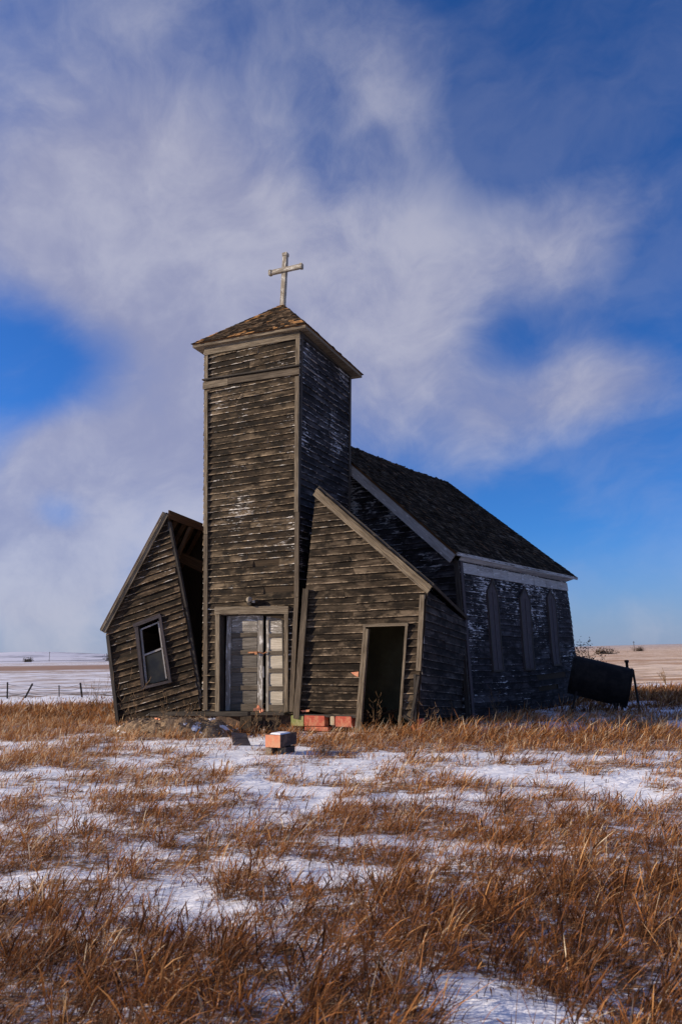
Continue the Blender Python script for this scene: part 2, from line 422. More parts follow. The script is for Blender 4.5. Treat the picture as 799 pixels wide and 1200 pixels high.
def roof(name, E0, E1, R1, R0, mat, parent, course=.14, thick=.05, sagv=0., miss=.02, seed=1, deck=None, rag=.02):
    """shingled slope: E0->E1 the eave, R0->R1 the ridge (may meet in a point); outward normal = (E1-E0)x(R0-E0)"""
    rr = random.Random(seed); m = MB()
    N = (E1 - E0).cross((R0 - E0) + (R1 - E1)).normalized()
    def pt(s, t, n=0.):
        a = E0.lerp(E1, s); b = R0.lerp(R1, s)
        return a.lerp(b, t) + N * n - V((0, 0, 1)) * sagv * math.sin(math.pi * min(1, s)) * (.4 + .6 * t)
    nd = 6 if sagv else 1
    for i in range(nd):
        s0, s1 = i / nd, (i + 1) / nd
        top = [pt(s0, 0), pt(s1, 0), pt(s1, 1), pt(s0, 1)]
        if (E0 - E1).length and (R0 - R1).length < 1e-4: top = top[:3]
        bot = [p - N * thick for p in top]
        m.face(top, [(0, 0)] * len(top), .3, 1); m.face(list(reversed(bot)), None, .4, 1)
        m.face([bot[0], bot[1], top[1], top[0]], None, .5, 1)
        if len(top) == 4: m.face([top[3], top[2], bot[2], bot[3]], None, .5, 1)
        if i == 0: m.face([top[-1], bot[-1], bot[0], top[0]], None, .5, 1)
        if i == nd - 1: m.face([top[1], bot[1], bot[2], top[2]], None, .5, 1)
    H = ((R0 - E0).length + (R1 - E1).length) / 2
    rows = int(H / course)
    for r in range(rows):
        t0 = (r - .15) / rows; t1 = min((r + 1.35) / rows, 1.005)
        L = (pt(1, max(t0, 0)) - pt(0, max(t0, 0))).length
        if L < .04: continue
        x = -.012 - rr.uniform(0, rag)
        while x < L:
            w = rr.uniform(.08, .17); x1 = min(x + w, L + .012 + rr.uniform(0, rag))
            if rr.random() > miss:
                dt = rr.gauss(0, .07) / rows; tw = rr.gauss(0, .03) / rows; up = abs(rr.gauss(0, .004)) + (.015 if rr.random() < .05 else 0)
                a, b = x / L, (x1 - .004) / L
                L1 = max((pt(1, t1) - pt(0, t1)).length, 1e-5)
                p0 = pt(a, t0 + dt - tw, .014 + up); p1 = pt(b, t0 + dt + tw, .014 + up * rr.random())
                p2 = pt(b, t1 + dt, .004); p3 = pt(a, t1 + dt, .004)
                q = rr.random()
                m.face([p0, p1, p2, p3], [(x, r), (x1, r), (x1, r + 1), (x, r + 1)], q)
                m.face([p0 - N * .01, p1 - N * .01, p1, p0], None, q * .4)
                m.face([p0 - N * .01, p0, p3], None, q * .4); m.face([p1 - N * .01, p2, p1], None, q * .4)
            x = x1
    return m.build(name, [mat, deck or M['raw']], parent)

# ================================================================== THE CHURCH
Z = V((0, 0, 1))
def frame_dirs(deg): return V((math.cos(R(deg)), -math.sin(R(deg)), 0)), V((math.sin(R(deg)), math.cos(R(deg)), 0))
Xb, Yb = frame_dirs(25)
N0 = at_y(343, 835, 15.3)
tf = lambda px, py, n=0.: on_plane(px, py, N0 - Yb * n, Yb)          # on the tower front (n in front of it)
TLb = tf(238, 832); TRb = N0; TRt = tf(351.5, 384); TLt = tf(240, 409)
TLb.z = TRb.z
Et = (TRt - TRb).normalized(); Ns = Et.cross(Yb) * -1
if Ns.dot(Xb) < 0: Ns = -Ns
# depth of the tower from its far right edge
q = on_plane(410, 436, TRt, Ns); depthT = (q - TRt).dot(Yb)
DEBUG.append(('tower w', (TRb - TLb).length, 'depth', depthT, 'h', TRt.z, TLt.z, 'base', TRb.z, proj(q)))
DT = Yb * depthT
church = empty('church', V((1.0, 17.5, 0)), 'derelict wooden church with a square tower, cross on top and two leaning porches', 'church')
base_drop = V((0, 0, 0))
# --- tower walls
door_op = [tf(257, 835), tf(333.5, 835), tf(333.5, 719.5), tf(257, 719.5)]
mk = lambda *a, **k: siding(*a, **k)
tw_front = siding('tower_wall', TLb, Xb, Z, [TLb, TRb, TRt, TLt], [[p + (Z * -.3 if i < 2 else Z * 0) for i, p in enumerate(door_op)]], M['side_front'], church, seed=3, inner=M['plaster'],
    gaps=[((tf(300, 664) - TLb).z, (tf(300, 656) - TLb).z, 1.25, 1.9)])
UV_side = Yb
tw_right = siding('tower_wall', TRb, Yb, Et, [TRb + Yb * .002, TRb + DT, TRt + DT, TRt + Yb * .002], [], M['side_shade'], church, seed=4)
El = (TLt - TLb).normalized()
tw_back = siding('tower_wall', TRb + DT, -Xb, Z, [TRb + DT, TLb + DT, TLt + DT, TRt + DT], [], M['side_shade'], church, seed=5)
tw_left = siding('tower_wall', TLb + DT, -Yb, El, [TLb + DT, TLb + Yb * .002, TLt + Yb * .002, TLt + DT], [], M['side_front'], church, seed=6)
def trim(name, segs, mat, parent, label=None):
    """boards given as (p, q, width, thickness, side)"""
    m = MB()
    for p, q, w, t, sd in segs: m.beam(p, q, w, t, sd)
    o = m.build(name, mat, parent)
    if label: o['label'] = label
    return o
T = .03
# corner boards on the front: lower run and upper run around the belt board
for a, b, w in ((tf(241.4, 626, T + .003), tf(241.6, 459, T + .003), .095), (tf(241.9, 446, T), tf(242.0, 417, T), .095),
                (tf(347.3, 600, T + .004), tf(348.3, 441, T + .004), .095), (tf(348.6, 429, T), tf(349.2, 392, T), .10)):
    trim('corner_board', [(a, b, w, .028, Xb)], M['trim'], tw_front)
for a, b, w in ((tf(241.2, 832, T), tf(241.4, 626.5, T), .10), (tf(341.4, 834, T), tf(347.6, 700, T), .10), (tf(347.6, 699.5, T), tf(347.9, 600.5, T), .10)):
    trim('corner_board', [(a, b, w, .028, Xb)], M['trim_mid'], tw_front)
# corner boards on the right side, in shade
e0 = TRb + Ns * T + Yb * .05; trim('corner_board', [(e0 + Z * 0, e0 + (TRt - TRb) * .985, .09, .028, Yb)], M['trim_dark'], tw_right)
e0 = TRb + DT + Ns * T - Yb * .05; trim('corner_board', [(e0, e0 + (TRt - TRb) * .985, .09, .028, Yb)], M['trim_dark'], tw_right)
# belt boards under the belfry stage
trim('belt_board', [(tf(238.2, 452.4, T), tf(267.5, 447.0, T), .17, .03, Z)], M['trim'], tw_front)
trim('belt_board', [(tf(268, 446.6, T + .006), tf(351, 434.6, T + .006), .15, .03, Z)], M['trim_mid'], tw_front)
trim('ledge_board', [(tf(238, 445.5, .05), tf(351.6, 428, .05), .03, .085, Z)], M['trim_dark'], tw_front)
# frieze board under the eave
trim('frieze_board', [(tf(240, 412, T), tf(351.5, 391.5, T), .20, .03, Z)], M['trim'], tw_front)
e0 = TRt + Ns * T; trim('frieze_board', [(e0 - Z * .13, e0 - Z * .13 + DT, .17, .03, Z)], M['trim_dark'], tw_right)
# tower eave and roof
ov = .27
fr = tf(358, 380, .13); fl = tf(226, 404, .13)
br = on_plane(424, 439.5, TRt + Ns * ov, Ns)
bl = fl + (br - fr)
ctr = (fr + fl + br + bl) / 4
# apex: above the centre, at the height the photograph gives
apex = on_plane(333, 357, ctr, V((0, 1, 0)))
DEBUG.append(('eave', [tuple(round(c, 2) for c in p) for p in (fl, fr, br, bl)], 'ctr', tuple(ctr), 'apex', tuple(apex), TRt))
apexP = V((ctr.x * .4 + apex.x * .6, ctr.y, apex.z))
cornice = MB()
# soffit slab and eave moulding
sl = [fl, fr, br, bl]
dn = V((0, 0, -.075))
cornice.prism([p.copy() for p in sl], [p + dn for p in sl], .3)
cn = cornice.build('cornice', M['trim'], church)
roof_f = roof('tower_roof', fl + Z * .012 - Yb * .02, fr + Z * .012 - Yb * .02, apexP, apexP, M['shingle_tower'], church, course=.13, seed=21, miss=.06)
ro_r = roof('tower_roof', fr + Z * .012 + Xb * .02, br + Z * .012 + Xb * .02, apexP, apexP, M['shingle'], church, course=.13, seed=22, miss=.05)
roof('tower_roof', br + Z * .012, bl + Z * .012, apexP, apexP, M['shingle'], church, course=.13, seed=23)
roof('tower_roof', bl + Z * .012, fl + Z * .012, apexP, apexP, M['shingle'], church, course=.13, seed=24)
# --- cross
ax = apexP
ct = on_plane(334.6, 298.5, ax, V((0, 1, 0))); al = on_plane(317, 320, ax - Yb * .03, Yb); ar = on_plane(353, 312, ax - Yb * .03, Yb)
m = MB()
m.beam(ax - Z * .12, ct, .115, .11, Xb, .2); m.beam(ct - Z * .05, ct + Z * .035, .135, .13, Xb, .3)
amid = (al + ar) / 2
cross = m.build('cross', M['cross'], church)
cross['label'] = 'weathered white wooden cross on the tower roof'
m = MB(); m.beam(al, ar, .11, .085, Z, .5)
for p, d in ((al, (al - ar).normalized()), (ar, (ar - al).normalized())):
    m.beam(p - d * .03, p + d * .035, .135, .11, Z, .6)
arm = m.build('cross_arm', M['cross'], cross)

# --- main double door, recessed
rec = .14
df = lambda px, py, n=0.: tf(px, py, n)
trim('door_casing', [(tf(255.2, 834, .035), tf(255.2, 719, .035), .105, .035, Xb)], M['trim'], tw_front)
trim('door_casing', [(tf(335.6, 834, .035), tf(335.6, 719, .035), .085, .035, Xb)], M['trim'], tw_front)
trim('door_casing', [(tf(252.2, 715.3, .040), tf(338.2, 714.8, .040), .16, .045, Z)], M['trim'], tw_front)
lo = [tf(257.8, 834), tf(257.8, 719.5), tf(333.4, 719.5), tf(333.4, 834)]
m = MB()
m.box(lo[0] - Xb * .0 + Yb * 0, Xb * .03, Yb * rec, lo[1] - lo[0], .1)
m.box(lo[3] - Xb * .03, Xb * .03, Yb * rec, lo[1] - lo[0], .4)
m.box(lo[1] + Xb * .031 - Z * .03, (lo[2] - lo[1]) - Xb * .062, Yb * rec, Z * .029, .4)
m.build('door_frame', M['trim_dark'], tw_front)
def leaf(px0, px1, y0, y1, panels, swing, name, m_rail, m_panel):
    """one panelled leaf; px range on the tower front, pushed back by the reveal"""
    a = tf(px0, y1) ; b = tf(px1, y1); h = (tf(px0, y0) - a).z
    O = a + Yb * rec; U = (Xb * math.cos(swing) + Yb * math.sin(swing)); w = (b - a).length
    n = U.cross(Z).normalized()          # outward
    m = MB()
    st = w * .13
    m.box(O, U * st, Z * h, n * .04, .15); m.box(O + U * (w - st), U * st, Z * h, n * .04, .35)
    rails = [0] + panels + [1]
    k = 0
    zs = []
    for i, (p0, p1) in enumerate(RAILS):
        m.box(O + U * st + Z * h * p0, U * (w - 2 * st), Z * h * (p1 - p0), n * .038, .2 + .1 * i, 0 if i == len(RAILS) - 1 else 1)
    d = m.build(name, [M['door'], m_rail], church)
    for (a0, a1), (b0, b1) in zip(RAILS, RAILS[1:]):
        mm = MB(); mm.box(O + U * (st + .001) + Z * (h * a1 + .001), U * (w - 2 * st - .002), Z * (h * (b0 - a1) - .002), n * .015, random.random())
        mm.box(O + U * (st + .03) + Z * (h * a1 + .03), U * (w - 2 * st - .06), Z * (h * (b0 - a1) - .06), n * .024, random.random())
        mm.build('door_panel', m_panel if b0 < .95 else M['door'], d)
    return d, O, U, n, w, h
RAILS = [(0, .07), (.215, .26), (.40, .445), (.585, .63), (.77, .815), (.965, 1.)]
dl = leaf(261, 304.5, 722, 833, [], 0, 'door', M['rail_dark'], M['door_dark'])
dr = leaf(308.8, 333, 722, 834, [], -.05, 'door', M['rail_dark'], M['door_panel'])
dr[0]['label'] = 'sunlit right door leaf'; dl[0]['label'] = 'flaked left door leaf half in shadow'
# dark hall behind the gap
# hasp
m = MB(); m.box(tf(291, 765.5, -rec + .05), Xb * .30, Z * .03, -Yb * .012, .3); m.box(tf(299, 767, -rec + .065), Xb * .06, Z * .06, -Yb * .02, .6)
m.tube([tf(304, 764, -rec + .085), tf(309, 766, -rec + .07), tf(313, 764, -rec + .06)], [.012] * 3, 6)
m.build('hasp', M['copper'], dl[0])
m = MB(); m.tube([tf(308.7, 781, -rec + .02), tf(308.7, 794, -rec + .02)], [.018, .018], 8); m.build('door_handle', M['trim_pale'], dl[0])
# threshold
trim('threshold', [(tf(255, 835.6, .02), tf(336, 836.2, .02), .045, .24, Z)], M['trim_dark'], tw_front)
# porch light above the door
m = MB(); pb = tf(295, 707, .02)
m.tube([pb, pb - Yb * .10], [.055, .05], 12); m.tube([pb - Yb * .08, pb - Yb * .09 + Z * .05], [.02, .02], 8)
lamp = m.build('door_light', M['iron'], church)
m = MB(); g0 = pb - Yb * .10 + Z * .06; m.tube([g0 - Z * .05, g0 - Z * .02, g0 + Z * .03, g0 + Z * .06, g0 + Z * .075], [.03, .062, .066, .045, .012], 12)
m.tube([pb - Yb * .09 + Xb * .10, pb - Yb * .09 + Xb * .10 + Z * .05], [.03, .03], 10)
m.build('lamp_globe', M['cross'], lamp, smooth=True)

# ------------------------------------------------------------------ right porch (leans towards the tower)
Q0 = at_y(343, 836.5, 15.3 - .10)
pf = lambda px, py, n=0.: on_plane(px, py, Q0 - Yb * n, Yb)
A_b = pf(344, 836.5); A_t = pf(370, 581); B_t = pf(498.5, 692); B_b = pf(487.5, 850)
DEBUG.append(('porchR', [tuple(round(c, 2) for c in p) for p in (A_b, A_t, B_t, B_b)]))
dop = [pf(419.5, 872), pf(470, 872), pf(476.3, 733), pf(429, 735)]
slope = (pf(470, 692) - pf(370, 690)); slope = Xb
pr_front = siding('porch_wall', A_b, Xb, Z, [A_b, pf(418, 839.5), B_b, B_t, A_t], [dop], M['side_porch'], church, seed=8, ragged=0., lip=.017, sag=.006, inner=M['plaster'],
     gaps=[((pf(400, 737.5) - A_b).z, (pf(400, 731.5) - A_b).z, (pf(362, 735) - A_b).dot(Xb), (pf(425, 735) - A_b).dot(Xb))])
pr_front['label'] = 'front wall of the right porch with an empty doorway'
# side wall, from front corner back to the nave
C_y = 16.4
Xn, Yn = frame_dirs(36)
Cb = at_y(552, 842, C_y)
nf = lambda px, py, n=0.: on_plane(px, py, Cb - Yn * n, Yn)
Ct = nf(537, 657)
Kt = nf(537.5, 729, .03); Kb = nf(545, 846, .03)
Us = (Kb - B_b); Us.z = 0; Us.normalize()
# boards run with the fall of the wall
Ut = (Kt - B_t).normalized(); Um = (Us * .55 + Ut * .45).normalized()
nside = Um.cross((B_t - B_b).normalized()); Wm = nside.cross(Um).normalized()
B_b2 = pf(489.5, 846)
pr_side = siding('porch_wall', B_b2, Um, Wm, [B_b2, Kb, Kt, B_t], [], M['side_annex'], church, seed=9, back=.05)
# left and back walls close the porch
Dv = (Kt - B_t); Dv = Yb * (depthT + .2) + Z * -.45
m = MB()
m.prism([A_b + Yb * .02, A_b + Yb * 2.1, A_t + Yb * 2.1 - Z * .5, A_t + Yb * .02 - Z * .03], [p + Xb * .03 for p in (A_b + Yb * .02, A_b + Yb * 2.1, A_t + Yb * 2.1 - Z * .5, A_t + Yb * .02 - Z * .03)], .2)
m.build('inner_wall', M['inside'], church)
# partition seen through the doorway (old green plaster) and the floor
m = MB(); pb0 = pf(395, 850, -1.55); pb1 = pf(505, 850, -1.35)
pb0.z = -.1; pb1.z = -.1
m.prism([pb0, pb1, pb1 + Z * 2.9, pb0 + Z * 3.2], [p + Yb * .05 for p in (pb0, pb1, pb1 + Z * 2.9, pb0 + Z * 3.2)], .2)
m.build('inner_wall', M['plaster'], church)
m = MB(); m.box(A_b + Yb * .12 + Xb * .1 - Z * .35, Xb * 2.4, Yb * 1.4, Z * .08, .2); m.build('floor', M['inside'], church)
# rake boards
r0 = A_t + (A_t - B_t).normalized() * .03; r1 = B_t + (B_t - A_t).normalized() * .08
rk = (r1 - r0).normalized(); up = Yb.cross(rk)
if up.z < 0: up = -up
prr = roof('porch_roof', r1 + (Kt - B_t) * 1.02 + up * .17 - Yb * .0, r1 - Yb * .10 + up * .17, r0 - Yb * .10 + up * .17, r0 + (Kt - B_t) * .97 + up * .17, M['shingle'], church, seed=31, course=.14, miss=.03, deck=M['trim_dark'])
trim('rake_board', [(r0 - Yb * .06 + up * .035, r1 - Yb * .06 + up * .035, .105, .03, up), (r0 - Yb * .085 + up * .115, r1 - Yb * .085 + up * .115, .075, .035, up)], M['trim'], prr)
# corner boards
trim('corner_board', [(pf(494.6, 697, .03), pf(490.0, 786, .03), .095, .03, Xb)], M['trim'], pr_front)
trim('corner_board', [(pf(490.2, 792, .045), pf(480.5, 851, .045), .05, .03, Xb), (pf(486, 790, .035), pf(486, 845, .035), .05, .025, Xb)], M['trim_dark'], pr_front)
trim('sill_board', [(pf(344, 838, .025), pf(417, 839.6, .025), .05, .035, Z)], M['trim_dark'], pr_front)
trim('sill_board', [(pf(473, 839, .03), pf(484, 846, .03), .06, .03, Z)], M['trim_dark'], pr_front)
trim('top_board', [(B_t + (Kt - B_t) * .02 + nside * .02 - Z * .09, B_t + (Kt - B_t) * .99 + nside * .02 - Z * .09, .14, .03, Z)], M['trim_dark'], pr_side)
# doorway casing
trim('doorway_frame', [(pf(427.5, 734, .035), pf(417.3, 858, .035), .055, .03, Xb), (pf(431, 737, .02), pf(421.6, 857, .02), .05, .09, Xb)], M['trim'], pr_front)
trim('doorway_frame', [(pf(476.3, 732, .035), pf(467.2, 864, .035), .045, .03, Xb)], M['trim'], pr_front)
trim('doorway_frame', [(pf(425.5, 733.2, .04), pf(478, 731.5, .04), .055, .035, Z)], M['trim'], pr_front)
trim('doorway_frame', [(pf(419, 861, .0), pf(469, 868, .0), .05, .12, Z)], M['trim_dark'], pr_front)
m = MB(); m.face([pf(411, 788, .035), pf(420, 787, .035), pf(419.5, 793, .035), pf(416, 792, .035)], [(0, 0), (.1, 0), (.1, .3), (0, .3)], .5)
m.build('paint_patch', M['b_orange'], pr_front); m = MB()
m.face([pf(352, 832.5, .033), pf(363, 831.5, .033), pf(362, 834, .033), pf(354, 834.5, .033)], None, .5)
m.build('paint_patch', M['b_orange'], pr_front)

# ------------------------------------------------------------------ nave
s = None
# far right corner: where the ray through its foot meets the wall line
dd = ray(671, 800); dd.z = 0; nrm = V((dd.y, -dd.x, 0)); s = (CAM - Cb).dot(nrm) / Yn.dot(nrm)
Fb = Cb + Yn * s; Fb.z = Cb.z
bf = lambda px, py, n=0.: on_plane(px, py, Fb + Yn * n, Yn)
Ft = bf(662.5, 682)
half = (4.19)
rb = bf(525, 567.5, .25); half = (Ft - rb).dot(Xn)
apB = rb - Yn * .25; apF = apB - Yn * s
DEBUG.append(('nave s', s, 'half', half, 'Ct', tuple(Ct), 'Ft', tuple(Ft), 'apF', tuple(apF), proj(apF), 'Fb', tuple(Fb), proj(Fb)))
CLt = Ct - Xn * (2 * half); CLb = Cb - Xn * (2 * half); FLt = Ft - Xn * 2 * half; FLb = Fb - Xn * 2 * half
Cb0 = Cb - Z * (Cb.z + .12); Fb0 = Fb - Z * (Fb.z + .12); CLb.z = FLb.z = -.12
apFw = apF - Z * .10; apBw = apB - Z * .10
nv_front = siding('nave_wall', CLb, Xn, Z, [CLb, Cb0, Ct, apFw, CLt], [], M['side_gable'], church, seed=12, sag=.006, miss=.01, lift=(2.5, 6.))
# right wall: warped board by board between the two leaning corners
def warped(name, P00, P10, P11, P01, mat, parent, rows, cols, lip=.016, seed=0, sagf=None, lift=False, back=.08):
    rr = random.Random(seed); m = MB(); LF = []
    N = (P10 - P00).cross(P01 - P00).normalized(); L = (P10 - P00).length
    def pt(s_, t_, n):
        p = P00.lerp(P10, s_).lerp(P01.lerp(P11, s_), t_) + N * n
        return p + (sagf(s_, t_) if sagf else V((0, 0, 0)))
    for r in range(rows):
        t0, t1 = r / rows, (r + 1) / rows
        cuts = [0.]; x = rr.uniform(.5, 3)
        while x < L - .4: cuts.append(x / L); x += rr.uniform(1, 3.6)
        cuts.append(1.)
        for c0, c1 in zip(cuts, cuts[1:]):
            if rr.random() < .012: continue
            br = rr.random(); drop = rr.gauss(0, .03) / rows; out = abs(rr.gauss(0, .005)); k = max(1, int((c1 - c0) * cols))
            for i in range(k):
                a = c0 + (c1 - c0) * i / k; b = c0 + (c1 - c0) * (i + 1) / k
                p = [pt(a, t0 + drop, lip + out), pt(b, t0 + drop, lip + out), pt(b, t1 + .01 / rows, .003), pt(a, t1 + .01 / rows, .003)]
                m.face(p, [(a * L, r + .02), (b * L, r + .02), (b * L, r + .98), (a * L, r + .98)], br)
                m.face([pt(a, t0 + drop, .001), pt(b, t0 + drop, .001), p[1], p[0]], [(a * L, r + .01)] * 4, br * .3)
    for i in range(cols):
        for j in range(8):
            a, b, t0, t1 = i / cols, (i + 1) / cols, j / 8, (j + 1) / 8
            m.face([pt(a, t0, 0), pt(b, t0, 0), pt(b, t1, 0), pt(a, t1, 0)], [(0, 0)] * 4, .1, 1)
            m.face([pt(b, t0, -back), pt(a, t0, -back), pt(a, t1, -back), pt(b, t1, -back)], [(0, 0)] * 4, .1, 1)
    o = m.build(name, [mat, M['inside']], parent)
    me = o.data; at = me.attributes.new('lift', 'FLOAT', 'POINT')
    zz = np.empty(len(me.vertices) * 3, dtype=np.float32); me.vertices.foreach_get('co', zz); zz = zz.reshape(-1, 3)[:, 2] + sum_z(parent)
    at.data.foreach_set('value', np.clip((zz - 1.2) / 2.6, 0, 1).astype(np.float32))
    return o, pt
Nn = Xn
def bulge(s_, t_): return (Xn * .10 * math.sin(math.pi * t_) * s_ - Z * .10 * math.sin(math.pi * s_) * (1 - t_) * 1.0 + Xn * .16 * s_ * math.exp(-((t_ - .2) / .18) ** 2))
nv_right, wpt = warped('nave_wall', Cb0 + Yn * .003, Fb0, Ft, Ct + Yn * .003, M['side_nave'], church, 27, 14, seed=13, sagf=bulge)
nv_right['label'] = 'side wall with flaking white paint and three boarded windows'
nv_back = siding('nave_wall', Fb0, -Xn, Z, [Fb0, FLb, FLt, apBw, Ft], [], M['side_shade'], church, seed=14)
nv_left = siding('nave_wall', FLb, -Yn, Z, [FLb + Z * 0, CLb, CLt, FLt], [], M['side_front'], church, seed=15)
# roof: eaves overhang the walls by the slope, gables by .25
slp = (Ct - apF); slp = (slp - Yn * slp.dot(Yn))
slpB = (Ft - apB)
lift_ = Z * .06
ovh = 1.055; ovb = 1.085
rf0 = apF - Yn * .28 + lift_; rb0 = apB + Yn * .25 + lift_
eF = nf(534.5, 647.5, .28); eB = bf(675.5, 677, .25)
DEBUG.append(('eF', tuple(eF), tuple(eB), proj(rf0 + slp * ovh), proj(rb0 + slpB * ovb)))
eLF = V((0, 0, 0)) + eF - Xn * 2 * (eF - rf0).dot(Xn); eLB = eB - Xn * 2 * (eB - rb0).dot(Xn)
nr = roof('nave_roof', eF, eB, rb0, rf0, M['shingle'], church, course=.15, sagv=.06, miss=.07, seed=41, rag=.05)
nl = roof('nave_roof', eLB, eLF, rf0, rb0, M['shingle'], church, course=.15, sagv=.05, miss=.02, seed=42)
# fascia and frieze on the eave side, barge boards at the gable
trim('fascia_board', [(eF + Xn * .012 - Z * .03 - Yn * .0, eB + Xn * .012 - Z * .03, .075, .03, Z)], M['trim_pale'], nr)
frz = MB()
for i in range(8):
    a, b = i / 8 + (.001 if i else .012), (i + 1) / 8 - .001
    frz.prism([wpt(a, .925, .036), wpt(b, .925, .036), wpt(b, .99, .036), wpt(a, .99, .036)], [wpt(a, .925, .012), wpt(b, .925, .012), wpt(b, .99, .012), wpt(a, .99, .012)], random.random())
frz.build('frieze_board', M['trim_pale'], nv_right)
m = MB()
m.prism([Ct + Xn * .01 + Yn * .0, eF + Yn * .28 - Z * .06, eB - Yn * .25 - Z * .06, Ft + Xn * .01], [p + Z * .03 for p in (Ct + Xn * .01, eF + Yn * .28 - Z * .06, eB - Yn * .25 - Z * .06, Ft + Xn * .01)], .2)
m.build('soffit', M['trim_pale'], nr)
dr_ = (eF - rf0).normalized(); un = Yn.cross(dr_)
if un.z < 0: un = -un
dl_ = (eLF - rf0).normalized(); unl = Yn.cross(dl_)
if unl.z < 0: unl = -unl
trim('barge_board', [(rf0 + Yn * .02 - un * .17, eF + Yn * .02 - un * .17, .22, .03, un)], M['trim_pale'], nr)
trim('barge_board', [(rf0 + Yn * .02 - unl * .17, eLF + Yn * .02 - unl * .17, .22, .03, unl)], M['trim_pale'], nl)
trim('corner_board', [(Cb0 - Yn * .03 - Xn * .05, Ct - Yn * .03 - Xn * .05, .11, .03, Xn)], M['trim_dark'], nv_front)
cbx = MB()
for i in range(10):
    t0, t1 = i / 10, (i + 1) / 10
    cbx.prism([wpt(.002, t0, .04), wpt(.018, t0, .04), wpt(.018, t1, .04), wpt(.002, t1, .04)], [wpt(.002, t0, .01), wpt(.018, t0, .01), wpt(.018, t1, .01), wpt(.002, t1, .01)], .5, along=Z)
cbx.build('corner_board', M['trim_blue'], nv_right)
# boarded lancet windows, laid on the warped wall
def wall_st(px, py):
    best = None; d = ray(px, py)
    s_, t_ = .5, .5
    for _ in range(30):
        P = wpt(s_, t_, .03); e = proj(P); ex, ey = px - e[0], py - e[1]
        h = 1e-2; a = proj(wpt(s_ + h, t_, .03)); b = proj(wpt(s_, t_ + h, .03))
        J = [[(a[0] - e[0]) / h, (b[0] - e[0]) / h], [(a[1] - e[1]) / h, (b[1] - e[1]) / h]]
        det = J[0][0] * J[1][1] - J[0][1] * J[1][0]
        s_ += (ex * J[1][1] - ey * J[0][1]) / det; t_ += (ey * J[0][0] - ex * J[1][0]) / det
    return s_, t_
for w in ([(576.5, 678), (569.5, 693), (577, 788), (589.5, 787), (582, 695)], [(613.5, 687), (607.5, 701), (614.5, 786), (626.5, 786), (620, 702)], [(643.5, 691), (639.5, 700), (647.5, 781), (656.5, 780), (650, 703)]):
    st = [wall_st(*p) for p in w]
    apx, tl, bl_, br_, tr = st
    wn = None
    lerp = lambda a, b, f: (a[0] + (b[0] - a[0]) * f, a[1] + (b[1] - a[1]) * f)
    fr_ = MB()
    for k in range(6):
        a0, a1 = lerp(bl_, tl, k / 6), lerp(bl_, tl, (k + 1) / 6); b0, b1 = lerp(br_, tr, k / 6), lerp(br_, tr, (k + 1) / 6)
        for h in (0, 1):
            c0, c1 = lerp(a0, b0, .0 if h == 0 else .51), lerp(a1, b1, .0 if h == 0 else .51)
            d0, d1 = lerp(a0, b0, .49 if h == 0 else 1.), lerp(a1, b1, .49 if h == 0 else 1.)
            hn = .045 + .008 * h
            fr_.prism([wpt(*c0, hn), wpt(*d0, hn), wpt(*d1, hn), wpt(*c1, hn)], [wpt(*c0, .01), wpt(*d0, .01), wpt(*d1, .01), wpt(*c1, .01)], .2 + .5 * h, along=Z)
    fr_.prism([wpt(*tl, .045), wpt(*tr, .045), wpt(*apx, .045)], [wpt(*tl, .01), wpt(*tr, .01), wpt(*apx, .01)], .3, along=Z)
    b = fr_.build('boarded_window', M['trim_blue'], church)
    ff = MB()
    for (p_, q_) in ((bl_, tl), (tl, apx), (apx, tr), (tr, br_), (br_, bl_)):
        for k in range(4):
            a_, b2 = lerp(p_, q_, k / 4), lerp(p_, q_, (k + 1) / 4)
            A_, B_ = wpt(*a_, .035), wpt(*b2, .035); out = (A_ - wpt(*lerp(lerp(bl_, br_, .5), apx, .5), .035)).normalized()
            sd = (B_ - A_).cross(Xn).normalized()
            ff.beam(A_ + sd * .03, B_ + sd * .03, .05, .05, sd, .2)
    ff.build('window_frame', M['trim_dark'], b)

# ------------------------------------------------------------------ left porch (fallen away from the tower, racked over)
dirL, _ = frame_dirs(17); nL = V((dirL.y, -dirL.x, 0)) * -1     # plane normal
L0 = at_y(236, 836, TLb.y + .02)
lf = lambda px, py, n=0.: on_plane(px, py, L0 + V((dirL.y, -dirL.x, 0)) * n, V((dirL.y, -dirL.x, 0)))
Nl = V((dirL.y, -dirL.x, 0))       # towards the camera
l_bl = lf(137.5, 853); l_br = lf(237, 829); l_t = lf(197, 604); l_l = lf(124.5, 740)
DEBUG.append(('porchL', [tuple(round(c, 2) for c in p) for p in (l_bl, l_br, l_t, l_l)]))
Ul = (lf(190, 745) - lf(130, 764)).normalized(); Wl = Nl.cross(Ul).normalized()
wo = [lf(163.5, 735), lf(187.5, 725), lf(197.5, 796), lf(169.5, 803)]
wo_ccw = [wo[3], wo[2], wo[1], wo[0]]
pl_front = siding('porch_wall', l_bl, Ul, Wl, [l_bl, l_br, l_t, l_l], [wo_ccw], M['side_left'], church, seed=51, ragged=.05, sag=.009, lip=.018)
pl_front['label'] = 'racked front wall of the left porch with a small sash window'
